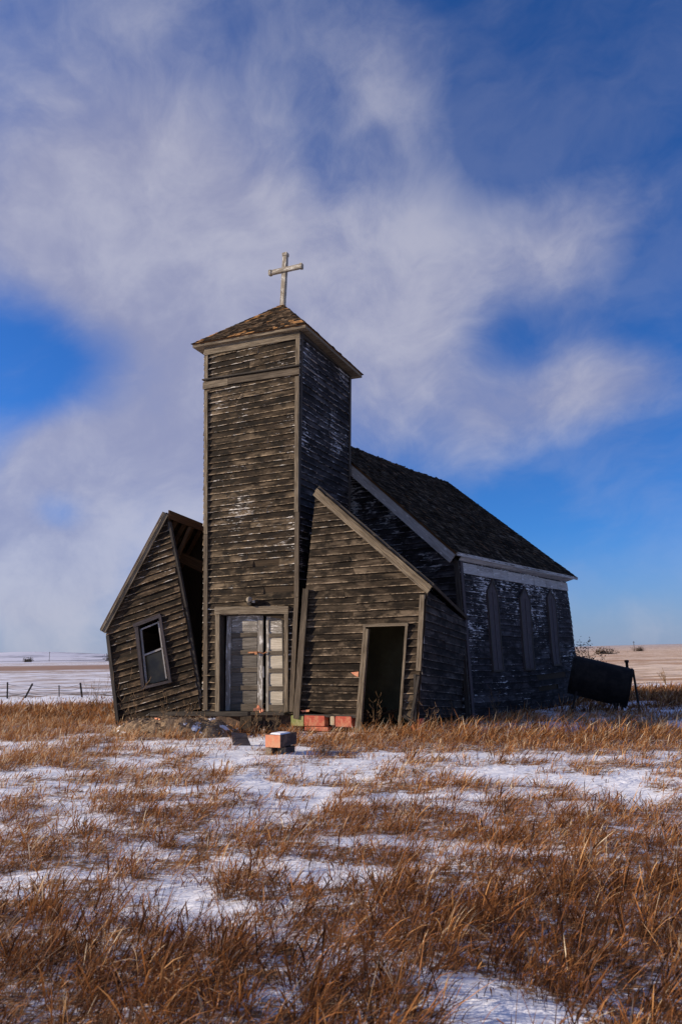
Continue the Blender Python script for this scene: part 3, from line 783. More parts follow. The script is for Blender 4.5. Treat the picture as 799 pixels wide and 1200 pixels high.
# window parts
wx = MB()
def edge(mb, a, b, w, t, n): mb.beam(lf(*a, n), lf(*b, n), w, t, dirL if abs(a[0] - b[0]) < abs(a[1] - b[1]) else Z)
for a, b, w in (((160.3, 735), (168, 806), .085), ((187.6, 721.5), (199.8, 798), .06), ((156.5, 733.5), (188.5, 721), .09), ((166, 806.5), (201.5, 798), .06)):
    edge(wx, a, b, w, .035, .035)
wf = wx.build('window', M['trim_blue'], church); wf['label'] = 'small sash window hanging skewed in the left porch'
m = MB(); edge(m, (169, 768), (191, 759.5), .04, .03, -.03); edge(m, (165.5, 737), (172, 801), .035, .03, -.03); edge(m, (186, 728), (195.5, 795), .03, .03, -.03)
edge(m, (165, 738), (187, 729), .03, .03, -.03); m.build('sash', M['trim_pale'], wf)
m = MB(); gp = [lf(171, 803, -.07), lf(197.5, 796, -.07), lf(191.5, 762, -.07), lf(168, 770, -.07)]
m.prism(gp, [p - Nl * .01 for p in gp], .4); m.build('pane', M['glass'], wf)
# the porch body behind: racked, 2.2 m deep
Bk = -Nl * 2.0 + V((.30, 0, 0))
ridge_back = on_plane(241, 621, l_t + Bk, Nl); Bt = (ridge_back - l_t)
DEBUG.append(('Bt', tuple(Bt), proj(l_t + Bt)))
m = MB()
wl = [l_l + Bt * 1.0 , l_l - Nl * .09, l_bl - Nl * .09, l_bl + Bk]
_rk = (l_l - l_t).normalized(); _up = _rk.cross(Nl); _up = _up if _up.z > 0 else -_up
_o = _up * .08
lw = [l_bl + Bk - dirL * .005, l_bl - Nl * .09 - dirL * .005, l_l - Nl * .09 + _o, l_l + Bt + _o]
m.prism(lw, [p + dirL * .06 for p in lw], .3)
bw = [l_bl + Bk, l_br + Bk + dirL * .5, l_t + Bt + dirL * .5, l_t + Bt + _o, l_l + Bt + _o]
m.prism(bw, [p + Nl * .05 for p in bw], .7)
m.build('inner_wall', M['inside'], church)
pl_left = siding('porch_wall', l_bl + Bk - dirL * .01, Nl, Z, [l_bl + Bk - dirL * .01, l_bl - dirL * .01, l_l - dirL * .01, l_l + Bt - dirL * .01], [], M['side_left'], church, seed=52, back=.01)
rkL = (l_l - l_t).normalized(); upL = rkL.cross(Nl)
if upL.z < 0: upL = -upL
a0 = l_t - rkL * .02; a1 = l_l + rkL * .03
plr = roof('porch_roof', a1 + Nl * .035 + upL * .10, a1 + Bt + upL * .10, a0 + Bt + upL * .10, a0 + Nl * .035 + upL * .10, M['shingle'], church, course=.14, seed=53, miss=.03, rag=.03)
# make sure normal is outward
trim('rake_board', [(a0 + Nl * .045 + upL * .01, a1 + Nl * .045 + upL * .01, .085, .03, upL), (a0 + Nl * .055 + upL * .082, a1 + Nl * .055 + upL * .082, .05, .035, upL)], M['trim'], plr)
trim('ridge_board', [(a0 + Nl * .03 + dirL * .03, a0 + Bt + dirL * .03, .20, .03, Z)], M['raw'], plr)
# rafters under the slope and the leaning brace seen through the gap
m = MB()
for k in range(1, 5):
    o_ = Bt * (k / 4.6)
    m.beam(a0 + o_ - upL * .01 + rkL * .05, a1 + o_ - upL * .01, .10, .04, upL)
m.build('rafter', M['raw'], plr)
m = MB()
m.beam(lf(223, 618, -.7), lf(207, 655, -.4), .09, .04, dirL); m.beam(lf(205, 650, -1.2), lf(245, 668, -1.3), .25, .03, Z)
m.build('brace', M['raw'], church)
# raw ends of the wall along its torn edge
trim('corner_board', [(lf(199, 612, -.02), lf(219, 712, -.02), .05, .09, dirL), (lf(219, 712, -.03), lf(236.5, 818, -.03), .05, .07, dirL)], M['trim_dark'], pl_front)
trim('corner_board', [(lf(126.5, 745, .03), lf(138.5, 850, .03), .08, .03, dirL)], M['trim_dark'], pl_front)

# ------------------------------------------------------------------ things round the church
def gz(x, y): return float(height(x, y))
def block(px0, px1, py0, py1, depth, n, mat, name, label, cat, group=None, dirs=None, T_=None):
    U, D = dirs or (Xb, Yb)
    a = on_plane(px0, py1, Q0 - Yb * n, Yb); b = on_plane(px1, py1, Q0 - Yb * n, Yb); c = on_plane(px0, py0, Q0 - Yb * n, Yb)
    w = (b - a).dot(U); h = (c - a).z
    m = MB(); ch = .012
    # bevelled block
    O = a
    def ring(z, i): return [O + U * i + D * i + Z * z, O + U * (w - i) + D * i + Z * z, O + U * (w - i) + D * (depth - i) + Z * z, O + U * i + D * (depth - i) + Z * z]
    lv = [(0, ch), (ch, 0), (h - ch, 0), (h, ch)]
    for (z0, i0), (z1, i1) in zip(lv, lv[1:]):
        r0_, r1_ = ring(z0, i0), ring(z1, i1)
        for k in range(4):
            j = (k + 1) % 4; m.face([r0_[k], r0_[j], r1_[j], r1_[k]], [(0, 0)] * 4, .3)
    m.face(ring(h, ch), None, .3); m.face(list(reversed(ring(0, ch))), None, .3)
    o = m.build(name, mat); o.location = a; o.data.transform(Matrix.Translation(-a))
    return tag(o, label, cat, group)
G = 'glazed clay blocks under the church'
block(341, 355.5, 838.5, 851, .2, .06, M['b_green'], 'clay_block', 'yellow green clay block under the porch wall beside the double doors', 'block', G)
block(356.5, 380, 838.5, 851, .2, .06, M['b_red'], 'clay_block', 'long red clay block under the porch wall next to the green block', 'block', G)
block(387, 391.5, 839.5, 850, .12, .055, M['b_cream'], 'clay_block', 'narrow cream clay block standing between two red blocks under the porch', 'block', G)
block(393, 411.5, 839.5, 852, .2, .06, M['b_red'], 'clay_block', 'red clay block under the porch wall nearest the empty doorway', 'block', G)
block(357, 384, 851.5, 856.5, .2, .05, M['b_red'], 'clay_block', 'thin red clay slab half buried under the red porch block', 'block', G)
block(482, 494, 842, 857, .16, .0, M['b_red'], 'clay_block', 'small dull red block under the broken corner right of the empty doorway', 'block', G)
# loose stack in the snow before the porch
sd = frame_dirs(52)
Qs = at_z(311, 888, 0.02)
def sblock(px0, px1, py0, py1, y, w2, mats, label, name='clay_block'):
    a = at_y(px0, py1, y); c = at_y(px0, py0, y); h = (c - a).z
    b = at_y(px1, py1, y); U = Xb; D = Yb
    w = (b - a).dot(U)
    m = MB(); m.box(a, U * w, Z * h, -D.cross(Z) * 0 - U.cross(Z) * 0 + D * -w2 * -1, .3)
    # split faces: front keeps the first material, others the second
    for i in range(len(m.m)): m.m[i] = 1
    m.m[1] = 0
    m.m[0] = 1
    o = m.build(name, mats); o.location = a; o.data.transform(Matrix.Translation(-a)); return tag(o, label, 'block', 'loose blocks stacked in the snow')
ys = at_z(318, 885.5, gz(-1., 11.) - .01).y
sblock(311, 333, 861, 875.5, ys, .52, [M['b_orange'], M['b_dark']], 'orange faced clay block lying across two grey blocks in front of the doors')
_b = bpy.data.objects[[o.name for o in COL.objects if o.name.startswith('clay_block')][-1]]
m = MB(); a = V(_b.location); Ud = Xb; Dd = Yb
hb = max(v.co.z for v in _b.data.vertices); wb = .30
m.prism([a + Z * (hb + .02) + Ud * .05 + Dd * .10, a + Z * (hb + .018) + Ud * .22 + Dd * .07, a + Z * (hb + .022) + Ud * .24 + Dd * .30, a + Z * (hb + .02) + Ud * .07 + Dd * .31],
        [a + Z * (hb + .001) + Ud * .03 + Dd * .08, a + Z * (hb + .001) + Ud * .24 + Dd * .04, a + Z * (hb + .001) + Ud * .26 + Dd * .32, a + Z * (hb + .001) + Ud * .04 + Dd * .33], .3)
m.build('snow_cap', M['snow'], _b)
sblock(311.5, 320, 875.8, 887, ys + .03, .3, [M['stone'], M['b_dark']], 'grey brown block under the near end of the orange block')
sblock(325, 337, 875.8, 886, ys + .12, .3, [M['stone'], M['b_dark']], 'rough tan block under the far end of the orange block')
# loose plank leaning between tower and porch
m = MB(); p0 = tf(347.0, 838, .150); p1 = tf(358.5, 690, .148); p0.z = min(p0.z, .25)
m.beam(p0, p1, .13, .03, Xb, .4); 
o = m.build('plank', M['trim_mid']); o.location = p0; o.data.transform(Matrix.Translation(-p0)); tag(o, 'long grey plank leaning upright in the gap between tower and right porch', 'plank')
# the church's footing (dark underside)
fnd = MB(); b0 = TLb - Z * .45 + Xb * .05 + Yb * .12
fnd.box(b0, Xb * 2.4, Yb * (depthT - .2), Z * .44, .2); fnd.build('foundation', M['b_dark'], church)
fnd = MB(); fnd.box(A_b - Z * .4 + Yb * .15 + Xb * .06, Xb * 1.2, Yb * 1.6, Z * .385, .2); fnd.build('foundation', M['b_dark'], church)

# rubble landing before the left porch and the doors
def mound(name, cx, cy, rx, ry, h, rot, mats, seed, nx=70, ny=44):
    m = MB(); c, s_ = math.cos(rot), math.sin(rot)
    g = {}
    for i in range(nx + 1):
        for j in range(ny + 1):
            a, b = 2 * i / nx - 1, 2 * j / ny - 1
            d = max(abs(a) ** 3 + abs(b) ** 3, 0) ** (1 / 3)
            x = cx + (a * rx) * c - (b * ry) * s_; y = cy + (a * rx) * s_ + (b * ry) * c
            zz = h * (1 - float(sst(.55, 1.0, d))) * (.8 + .5 * float(fbm(x * 1.5, y * 1.5, seed)))
            zz += (float(fbm(x * 7, y * 7, seed + 5, 3)) - .5) * .09 * (1 - float(sst(.8, 1., d)))
            g[i, j] = V((x, y, gz(x, y) - .03 + zz))
    for i in range(nx):
        for j in range(ny):
            m.face([g[i, j], g[i + 1, j], g[i + 1, j + 1], g[i, j + 1]], [(0, 0)] * 4, random.random())
    rr = random.Random(seed)
    for _ in range(420):
        i, j = rr.randint(4, nx - 5), rr.randint(3, ny - 4); p = g[i, j]; q = rr.uniform(.012, .045)
        a = [V((rr.gauss(0, 1), rr.gauss(0, 1), rr.gauss(0, .7))).normalized() * q for _ in range(4)]
        pp = [p + k + V((0, 0, q * .3)) for k in a]
        for t3 in ((0, 1, 2), (0, 2, 3), (0, 3, 1), (1, 3, 2)): m.face([pp[k] for k in t3], None, rr.random())
    o = m.build(name, mats); return o
t = NT('gravelly_rubble'); oc = t.obj(); n1 = t.noise(oc, 14., 6., .75); n2 = t.noise(oc, 3., 4., .6); n3 = t.noise(t.vmath('MULTIPLY', oc, (1., 2., 1.)), 1.1, 4., .55)
c = t.mix(t.ss(n1, .35, .65), (.09, .052, .028), (.42, .29, .17)); c = t.mix(t.ss(n2, .5, .65, 0., .6), c, (.16, .10, .06)); c = t.mix(t.ss(t.noise(oc, 2.4, 4., .55), .63, .65), c, (.82, .82, .86))
M['rubble'] = t.surf(c, .95, t.bump(n1, .03, 1.))
mc = at_z(203, 852, .15)
o = mound('rubble_mound', mc.x, mc.y + .05, 1.55, .60, .30, R(-14), M['rubble'], 77)
o.location = V((mc.x, mc.y, 0)); o.data.transform(Matrix.Translation(-o.location)); tag(o, 'low mound of rubble and gravel with a strip of snow before the left porch', 'rubble')
# beam lying in front of the doors
m = MB(); p0 = lf(178, 836.5, .35); p1 = tf(292, 836.5, .38); m.beam(p0, p1, .085, .12, Z, .3)
o = m.build('beam', M['trim_dark']); o.location = p0; o.data.transform(Matrix.Translation(-p0)); tag(o, 'long dark weathered beam lying level across the foot of the left porch and doors', 'beam')
m = MB(); a = at_z(273, 874, 0.); m.prism([a + Z * .0, a + V((.32, -.05, 0)), a + V((.22, .02, .20)), a + V((-.04, .05, .22))], [p + V((0, .05, -.02)) for p in (a, a + V((.32, -.05, 0)), a + V((.22, .02, .20)), a + V((-.04, .05, .22)))], .3)
o = m.build('slab', M['trim_blue']); o.location = a; o.data.transform(Matrix.Translation(-a)); tag(o, 'small blue grey slab propped at the end of the rubble mound', 'slab')
m = MB(); a = at_y(283, 864, 14.6)
m.beam(at_y(287, 874, 14.5), at_y(289, 840, 14.7), .25, .05, Xb, .1)
for px, w in ((301, .2), (318, .3)):
    m.beam(at_y(px, 868, 14.6), at_y(px + 2, 841, 14.75), w, .05, Xb, .1)
o = m.build('step_boards', M['inside']); a = at_y(287, 874, 14.5); o.location = a; o.data.transform(Matrix.Translation(-a)); tag(o, 'dark rotten step boards standing under the double doors', 'steps')
# orange scrap by the left porch and on the threshold
def scrap(px, py, y, s_, mat, label):
    a = at_y(px, py, y); m = MB()
    for k in range(5):
        q = a + V((random.uniform(-.15, .15) * s_, random.uniform(-.08, .08), random.uniform(-.02, .05)))
        d = V((random.uniform(-1, 1), random.uniform(-1, 1), random.uniform(-.3, .3))).normalized()
        m.beam(q, q + d * .13 * s_, .07 * s_, .045 * s_, Z, random.random())
    o = m.build('brick_rubble', mat); o.location = a; o.data.transform(Matrix.Translation(-a)); return tag(o, label, 'rubble')
scrap(184, 846, 14.85, 1., M['b_orange'], 'broken orange red brick pieces on the rubble mound under the porch window')
scrap(303, 833.5, 14.75, .7, M['b_orange'], 'small orange brick fragments at the foot of the double doors')
# debris inside the empty doorway
m = MB()
for a, b, w in (((437, 858), (452, 829), .05), ((444, 860), (438, 828), .035), ((454, 860), (461, 832), .09), ((428, 842), (466, 832), .05), ((425, 850), (466, 846), .14)):
    m.beam(pf(*a, -.35 - random.random() * .5), pf(*b, -.6 - random.random() * .4), w, .03, Xb, random.random())
a = pf(440, 864, -.4); o = m.build('fallen_boards', M['inside']); o.location = a; o.data.transform(Matrix.Translation(-a)); tag(o, 'dark heap of fallen boards lying inside the empty porch doorway', 'boards')

# ------------------------------------------------------------------ fuel tank on its stand
ty = 18.5
TL, TR, BRt, BL = at_y(673, 768.5, ty + .2), at_y(741, 783, ty - .2), at_y(731, 830, ty - .2), at_y(665.5, 812, ty + .2)
cL = (TL + BL) / 2; cR = (TR + BRt) / 2; rad = ((TL - BL).length + (TR - BRt).length) / 4
tank = empty('fuel_tank', at_z(705, 838, 0), 'black cylindrical fuel tank tilted on thin iron legs behind the church', 'tank')
ax_ = (cR - cL).normalized(); m = MB()
prof = [(-.03, .0), (-.03, .80), (-.012, .93), (.02, .985), (.05, 1.), (.35, 1.)]
Lk = (cR - cL).length
pts = [cL + ax_ * q[0] for q in prof] + [cR - ax_ * q[0] for q in reversed(prof)]
rds = [max(q[1] * rad, .002) for q in prof] + [max(q[1] * rad, .002) for q in reversed(prof)]
m.tube(pts, rds, 40, .3, cap=False); tb = m.build('barrel', M['tank'], tank, smooth=True)
m = MB()
for f in (.0, .5, 1.): m.tube([cL + ax_ * (Lk * f - .02), cL + ax_ * (Lk * f + .02)], [rad * 1.015, rad * 1.015], 40, .3)
m.build('rim', M['tank'], tank)
m = MB(); vp = at_y(734.5, 784, ty); m.tube([vp, vp + Z * .16], [.035, .035], 10); m.tube([vp + Z * .16, vp + Z * .22], [.055, .05], 10); m.build('vent_pipe', M['tank'], tank)
upk = V((0, 0, 1)) - ax_ * ax_.z
for a, b in (((741, 785), (749.5, 834)), ((721.5, 824), (717, 841)), ((675, 810), (668, 836)), ((729, 828), (729, 838))):
    m = MB(); dy = {749.5: -.55, 717: -.65, 668: -.5, 729: .5}[b[0]]
    A = at_y(*a, ty + dy * (1. if a[0] != 741 else .4)); B = at_y(*b, ty + dy); B.z = gz(B.x, B.y) - .05
    m.tube([A, B], [.03, .03], 8); m.build('leg', M['iron'], tank)

# ------------------------------------------------------------------ weeds and brush
def weed(px, pyb, y, h, n, spread, label, name='dry_weed', cat='weed', thick=.004, group='dry weeds round the church'):
    base = at_y(px, pyb, y); base.z = gz(base.x, base.y) - .02; m = MB(); rr = random.Random(int(px * 7))
    for k in range(n):
        d = V((rr.gauss(0, spread), rr.gauss(0, spread), 1)).normalized(); hh = h * rr.uniform(.55, 1.)
        p = base.copy(); pts = [p]
        for i in range(5):
            d = (d + V((rr.gauss(0, .07), rr.gauss(0, .07), -.02))).normalized(); pts.append(pts[-1] + d * hh / 5)
            if i >= 1:
                for _ in range(2):
                    e = (d * .7 + V((rr.gauss(0, .8), rr.gauss(0, .8), .1))).normalized(); q = pts[-1]
                    m.tube([q, q + e * hh * .10, q + e * hh * .16 + Z * hh * .05], [thick * .7, thick * .6, thick * .3], 3, cap=False)
                    
        m.tube(pts, [thick * (1 - .13 * i) for i in range(6)], 4, cap=False)
    o = m.build(name, M['twig']); o.location = base; o.data.transform(Matrix.Translation(-base)); return tag(o, label, cat, group)
weed(152, 862, 15.0, 1.15, 5, .16, 'tall bare branching weed in front of the left porch corner board')
weed(188, 856, 14.6, .8, 6, .2, 'bushy dry weed below the small porch window')
weed(213, 850, 14.5, .85, 7, .14, 'dry weed stalks standing on the rubble mound right of the porch window')
weed(235, 852, 14.4, .6, 5, .16, 'short dry weed before the tower corner left of the doors')
weed(297, 872, 14.0, .62, 7, .13, 'thin upright dry stalks before the left door leaf')
weed(322, 868, 13.9, .55, 6, .16, 'dry stalks behind the orange block')
weed(440, 862, 14.3, .75, 4, .2, 'dry stalk bending in the empty porch doorway')
weed(505, 858, 13.9, .7, 4, .16, 'thin stalks against the shaded side wall of the right porch')
weed(527, 856, 14.6, .65, 4, .16, 'thin stalks between the porch side wall and the nave corner')
weed(583, 851, 16.6, .8, 5, .16, 'dry weed below the first boarded window of the nave')
weed(780, 800, 31., .7, 6, .25, 'small dark weed on the snowy verge right of the tank', thick=.012)
weed(113, 830, 20., 1.2, 8, .22, 'tall tangled weed left of the left porch', thick=.006)
def brush(px, py, y, w, h, n, label, name='shrub', cat='shrub', leaf=.05, group=None):
    base = at_y(px, py, y); base.z = gz(base.x, base.y); m = MB(); rr = random.Random(int(px))
    for k in range(n):
        a = rr.uniform(0, 6.28); d = V((math.cos(a) * w / h * rr.random(), math.sin(a) * w / h * .6 * rr.random(), 1)).normalized()
        p = base + V((rr.gauss(0, w * .15), rr.gauss(0, w * .1), 0)); pts = [p]; hh = h * rr.uniform(.5, 1)
        for i in range(4): d = (d + V((rr.gauss(0, .18), rr.gauss(0, .18), 0))).normalized(); pts.append(pts[-1] + d * hh / 4)
        m.tube(pts, [.012 * leaf / .05 * (1 - .2 * i) for i in range(5)], 4, cap=False)
        for i in range(1, 5):
            for _ in range(5):
                c = pts[i] + V((rr.gauss(0, 1), rr.gauss(0, 1), rr.gauss(0, 1))) * leaf * 1.6
                u = V((rr.gauss(0, 1), rr.gauss(0, 1), rr.gauss(0, 1))).normalized(); v = u.orthogonal().normalized()
                m.face([c, c + u * leaf, c + u * leaf + v * leaf * .5, c + v * leaf * .5], None, rr.random())
    o = m.build(name, M['brush']); o.location = base; o.data.transform(Matrix.Translation(-base)); return tag(o, label, cat, group)
t = NT('brown_brush'); r_ = t.attr('rnd'); M['brush'] = t.surf(t.mix(r_, (.035, .025, .015), (.13, .08, .04)), .9)
brush(684, 826, 23., .45, 1.80, 60, 'dark leafy shrub rising behind the high end of the fuel tank', leaf=.06)
# ------------------------------------------------------------------ fence on the left and its far run
fence = empty('wire_fence', at_z(60, 815, 0), 'old wire fence with thin dark posts on the snowy verge left of the church', 'fence')
tops = []
fy = 29.5
for pt_, pb_, w in (((-62, 800), (-62, 815.5), .06), ((9.3, 799.5), (9.3, 815.5), .07), ((38.7, 801), (28.3, 815), .09), ((69.6, 803), (70, 816), .05), ((94.5, 800), (97, 817.5), .09), ((160, 800), (160, 817), .08)):
    a, b = at_y(*pt_, fy), at_y(*pb_, fy); b.z = gz(b.x, b.y) - .1
    m = MB(); m.beam(b, a, w * .62, w * .62, V((1, 0, 0))); m.build('post', M['post'], fence); tops.append((a, b))
for hgt in (.45, .68, .9):
    m = MB(); pts = []
    for a, b in tops: pts.append(b.lerp(a, hgt) + V((0, -.04, 0)))
    pts2 = []
    for p, q in zip(pts, pts[1:]):
        for k in range(6): pts2.append(p.lerp(q, k / 6) - Z * .05 * math.sin(math.pi * k / 6))
    pts2.append(pts[-1]); m.tube(pts2, [.009] * len(pts2), 4); m.build('wire', M['iron'], fence)
for i, (px, w) in enumerate(((20, 1.2), (48, 2.), (84, 1.6))):
    pass
# far bushes and poles near the horizon
for px, y, w, h, lab in ((131, 420, 5, 3., 'low dark bushes far off on the left plain, nearer the porch'), (33, 560, 7, 2.6, 'small dark bush far off at the left edge of the plain'), (709, 300, 12, 1.8, 'low brown brush far off on the plain above the tank'), (750, 620, 10, 4, 'tiny dark bush on the right horizon')):
    b = at_y(px, 775, y); brush(px, 775, y, w, h, 26, lab, leaf=.6, group='bushes on the far plain')
for px, y, h in ((131.5, 700, 11), (58, 800, 10), (744, 650, 9)):
    b = at_y(px, 775, y); b.z = gz(b.x, b.y); m = MB(); m.tube([b, b + Z * h], [.25, .2], 6); m.beam(b + Z * (h - 1) - V((1, 0, 0)), b + Z * (h - 1) + V((1, 0, 0)), .25, .25, Z)
    o = m.build('utility_pole', M['post']); o.location = b; o.data.transform(Matrix.Translation(-b))
    tag(o, {131.5: 'utility pole on the far horizon just left of the porch', 58: 'utility pole on the far left horizon, the more distant of two', 744: 'utility pole on the right horizon beyond the tank'}[px], 'utility pole')

# ------------------------------------------------------------------ ground
def build_ground():
    ang = np.concatenate([np.radians(np.linspace(90 - 42, 90 + 42, 420)), np.radians(np.linspace(90 + 42, 360 + 48, 150))[1:-1]])
    na = len(ang); rr_ = .6 * (1.0192 ** np.arange(0, 490)); rr_ = rr_[rr_ < 6500]; nr_ = len(rr_)
    A, Rr = np.meshgrid(ang, rr_); X = Rr * np.cos(A); Y = Rr * np.sin(A); Zz = height(X, Y)
    Zz = Zz + np.where(Rr > 5000, 0, 0)
    v = np.stack([X, Y, Zz], -1).reshape(-1, 3)
    v = np.vstack([v, [[0, 0, 0]]])
    i = np.arange(nr_ - 1)[:, None] * na; j = np.arange(na)[None, :]; j2 = (j + 1) % na
    q = np.stack([i + j, i + na + j, i + na + j2, i + j2], -1).reshape(-1, 4)
    me = bpy.data.meshes.new('ground'); nf_ = len(q)
    tri = np.stack([np.full(na, len(v) - 1), np.arange(na), (np.arange(na) + 1) % na], -1)
    me.vertices.add(len(v)); me.vertices.foreach_set('co', v.astype(np.float32).ravel())
    loops = np.concatenate([q.ravel(), tri.ravel()]); me.loops.add(len(loops)); me.loops.foreach_set('vertex_index', loops.astype(np.int32))
    st = np.concatenate([np.arange(nf_) * 4, nf_ * 4 + np.arange(na) * 3]); me.polygons.add(len(st))
    me.polygons.foreach_set('loop_start', st.astype(np.int32))
    me.update(calc_edges=True); me.validate()
    d = density(v[:, 0], v[:, 1]).astype(np.float32)
    at = me.attributes.new('thatch', 'FLOAT', 'POINT'); at.data.foreach_set('value', d)
    me.polygons.foreach_set('use_smooth', [True] * len(me.polygons))
    o = bpy.data.objects.new('ground', me); COL.objects.link(o); o['kind'] = 'structure'
    t = NT('snow_and_stubble'); oc = t.obj(); x, y, z = t.sep(oc); th = t.attr('thatch')
    n1 = t.noise(oc, 9., 6., .7); n2 = t.noise(oc, 1.2, 4., .6); n3 = t.noise(oc, 38., 4., .6)
    snow = t.mix(t.ss(n2, .4, .7), (.80, .81, .86), (.72, .73, .80))
    dirt = t.mix(t.ss(n3, .35, .65), (.07, .036, .017), (.30, .165, .075))
    m1 = t.math('ADD', t.math('MULTIPLY', th, .40), t.math('MULTIPLY', t.math('SUBTRACT', n1, .5), 1.3))
    m1 = t.math('ADD', m1, t.math('MULTIPLY', t.math('SUBTRACT', n3, .5), .9))
    near = t.mix(t.ss(m1, .20, .46), snow, dirt)
    # farther out: fields in broad strips, streaked along x
    st = t.noise(t.vmath('MULTIPLY', oc, (.012, .075, 0.)), 1., 5., .6)
    st2 = t.noise(t.vmath('MULTIPLY', oc, (.15, .5, 0.)), 1., 5., .65)
    side = t.ss(t.math('DIVIDE', x, t.math('MAXIMUM', y, 1.)), -.1, .12)
    straw = t.mix(t.ss(st2, .38, .58), (.36, .22, .12), (.76, .60, .46))
    snowf = t.mix(t.ss(st2, .42, .62), (.72, .72, .78), (.34, .26, .22))
    fieldR = t.mix(t.ss(st, .50, .60), straw, (.40, .22, .11))
    fieldL = t.mix(t.ss(st, .58, .66), snowf, (.30, .19, .12))
    far = t.mix(side, fieldL, fieldR)
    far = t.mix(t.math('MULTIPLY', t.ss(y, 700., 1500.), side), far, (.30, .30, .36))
    band = t.math('MULTIPLY', t.ss(y, 95., 110.), t.ss(y, 190., 160.))
    far = t.mix(t.math('MULTIPLY', t.math('MULTIPLY', band, t.math('SUBTRACT', 1., side)), .9), far, (.26, .135, .07))
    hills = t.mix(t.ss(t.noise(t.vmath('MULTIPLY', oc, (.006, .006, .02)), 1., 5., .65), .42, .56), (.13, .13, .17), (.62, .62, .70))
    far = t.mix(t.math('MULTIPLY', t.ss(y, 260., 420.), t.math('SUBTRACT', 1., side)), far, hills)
    mid = t.math('MULTIPLY', t.ss(t.math('ADD', y, t.math('MULTIPLY', t.math('SUBTRACT', n2, .5), 3.)), 29.6, 31.), 1.)
    c = t.mix(mid, near, far)
    verge = t.math('MULTIPLY', t.ss(y, 23.8, 24.8), t.ss(y, t.math('ADD', 30.8, t.math('MULTIPLY', side, 3.)), t.math('ADD', 29.6, t.math('MULTIPLY', side, 3.)))); vb = t.math('MULTIPLY', t.ss(y, 30.2, 31.), t.ss(y, 35., 32.5))
    c = t.mix(t.math('MULTIPLY', vb, t.ss(n2, .45, .55)), c, (.12, .08, .05))
    c = t.mix(t.math('MULTIPLY', verge, t.ss(n1, .62, .5)), c, (.80, .81, .86))
    rid = t.noise(t.vmath('MULTIPLY', oc, (1.3, 3.4, 1.)), 1.6, 5., .6, .8)
    hh = t.math('ADD', t.math('ADD', t.math('MULTIPLY', n2, 1.5), t.math('MULTIPLY', n3, .12)), t.math('MULTIPLY', rid, 2.6))
    me.materials.append(t.surf(c, .75, t.bump(hh, .026, 1.), spec=.25))
build_ground()

# ------------------------------------------------------------------ grass
def blades(name, x, y, h, w, segs, lean, col, curl, mat, z=None, head=True):
    """ribbon blades. lean: (n,2) horizontal lean per metre of height"""
    n = len(x); z0 = height(x, y) - .015 if z is None else z
    th = rng.uniform(0, np.pi, n) if True else 0
    sx, sy = np.cos(th), np.sin(th) * .6
    k = segs + 1; tt = np.linspace(0, 1, k)
    P = np.zeros((n, k, 2, 3), np.float32); hw = np.where(rng.uniform(0, 1, n) < .45, 2.0, .75)
    for i, t_ in enumerate(tt):
        b = t_ ** 1.7
        cx = x + lean[:, 0] * h * (t_ * .5 + b * .6) ; cy = y + lean[:, 1] * h * (t_ * .5 + b * .6)
        ln = np.hypot(lean[:, 0], lean[:, 1])
        cz = z0 + h * (t_ - curl * t_ ** 3.2 * .75) / np.sqrt(1 + .5 * ln ** 2)
        cx = cx + curl * h * .35 * t_ ** 3 * np.sign(lean[:, 0]); 
        ww = w * ((.85 - .25 * t_) if t_ < .5 else (hw if t_ < .95 else .3) * (1 - .2 * t_))
        for s_, sg in ((0, -.5), (1, .5)):
            P[:, i, s_, 0] = cx + sg * ww * sx; P[:, i, s_, 1] = cy + sg * ww * sy; P[:, i, s_, 2] = cz
    base = (np.arange(n) * k * 2)[:, None, None]; i = np.arange(segs)[None, :, None] * 2
    q = base + i + np.array([0, 1, 3, 2])[None, None, :]
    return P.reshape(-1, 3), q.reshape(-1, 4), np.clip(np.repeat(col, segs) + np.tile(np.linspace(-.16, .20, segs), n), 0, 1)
def link_grass(name, parts, mat):
    vs, qs, cs = [], [], []; o_ = 0
    for P, q, c in parts: vs.append(P); qs.append(q + o_); cs.append(c); o_ += len(P)
    v = np.vstack(vs); q = np.vstack(qs); c = np.concatenate(cs)
    me = bpy.data.meshes.new(name); me.vertices.add(len(v)); me.vertices.foreach_set('co', v.astype(np.float32).ravel())
    me.loops.add(q.size); me.loops.foreach_set('vertex_index', q.astype(np.int32).ravel())
    me.polygons.add(len(q)); me.polygons.foreach_set('loop_start', (np.arange(len(q)) * 4).astype(np.int32))
    me.update(calc_edges=True)
    at = me.attributes.new('tone', 'FLOAT', 'FACE'); at.data.foreach_set('value', c.astype(np.float32))
    me.materials.append(mat); o = bpy.data.objects.new(name, me); COL.objects.link(o); o['kind'] = 'stuff'
    print('grass quads', name, len(q)); return o
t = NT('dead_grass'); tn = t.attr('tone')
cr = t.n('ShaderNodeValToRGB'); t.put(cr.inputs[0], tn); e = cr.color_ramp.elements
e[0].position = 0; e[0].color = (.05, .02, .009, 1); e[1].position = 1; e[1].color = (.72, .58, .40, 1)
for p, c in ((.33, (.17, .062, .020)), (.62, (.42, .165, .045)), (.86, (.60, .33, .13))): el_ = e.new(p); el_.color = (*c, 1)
t.surf(cr.outputs[0], .7, spec=.25)
tr = t.n('ShaderNodeBsdfTranslucent'); t.put(tr.inputs[0], cr.outputs[0]); mx = t.n('ShaderNodeMixShader'); t.put(mx.inputs[0], .30)
t.t.links.new(t.b.outputs[0], mx.inputs[1]); t.t.links.new(tr.outputs[0], mx.inputs[2])
outn = [n for n in t.t.nodes if n.type == 'OUTPUT_MATERIAL'][0]; t.t.links.new(mx.outputs[0], outn.inputs[0]); M['grass'] = t.m

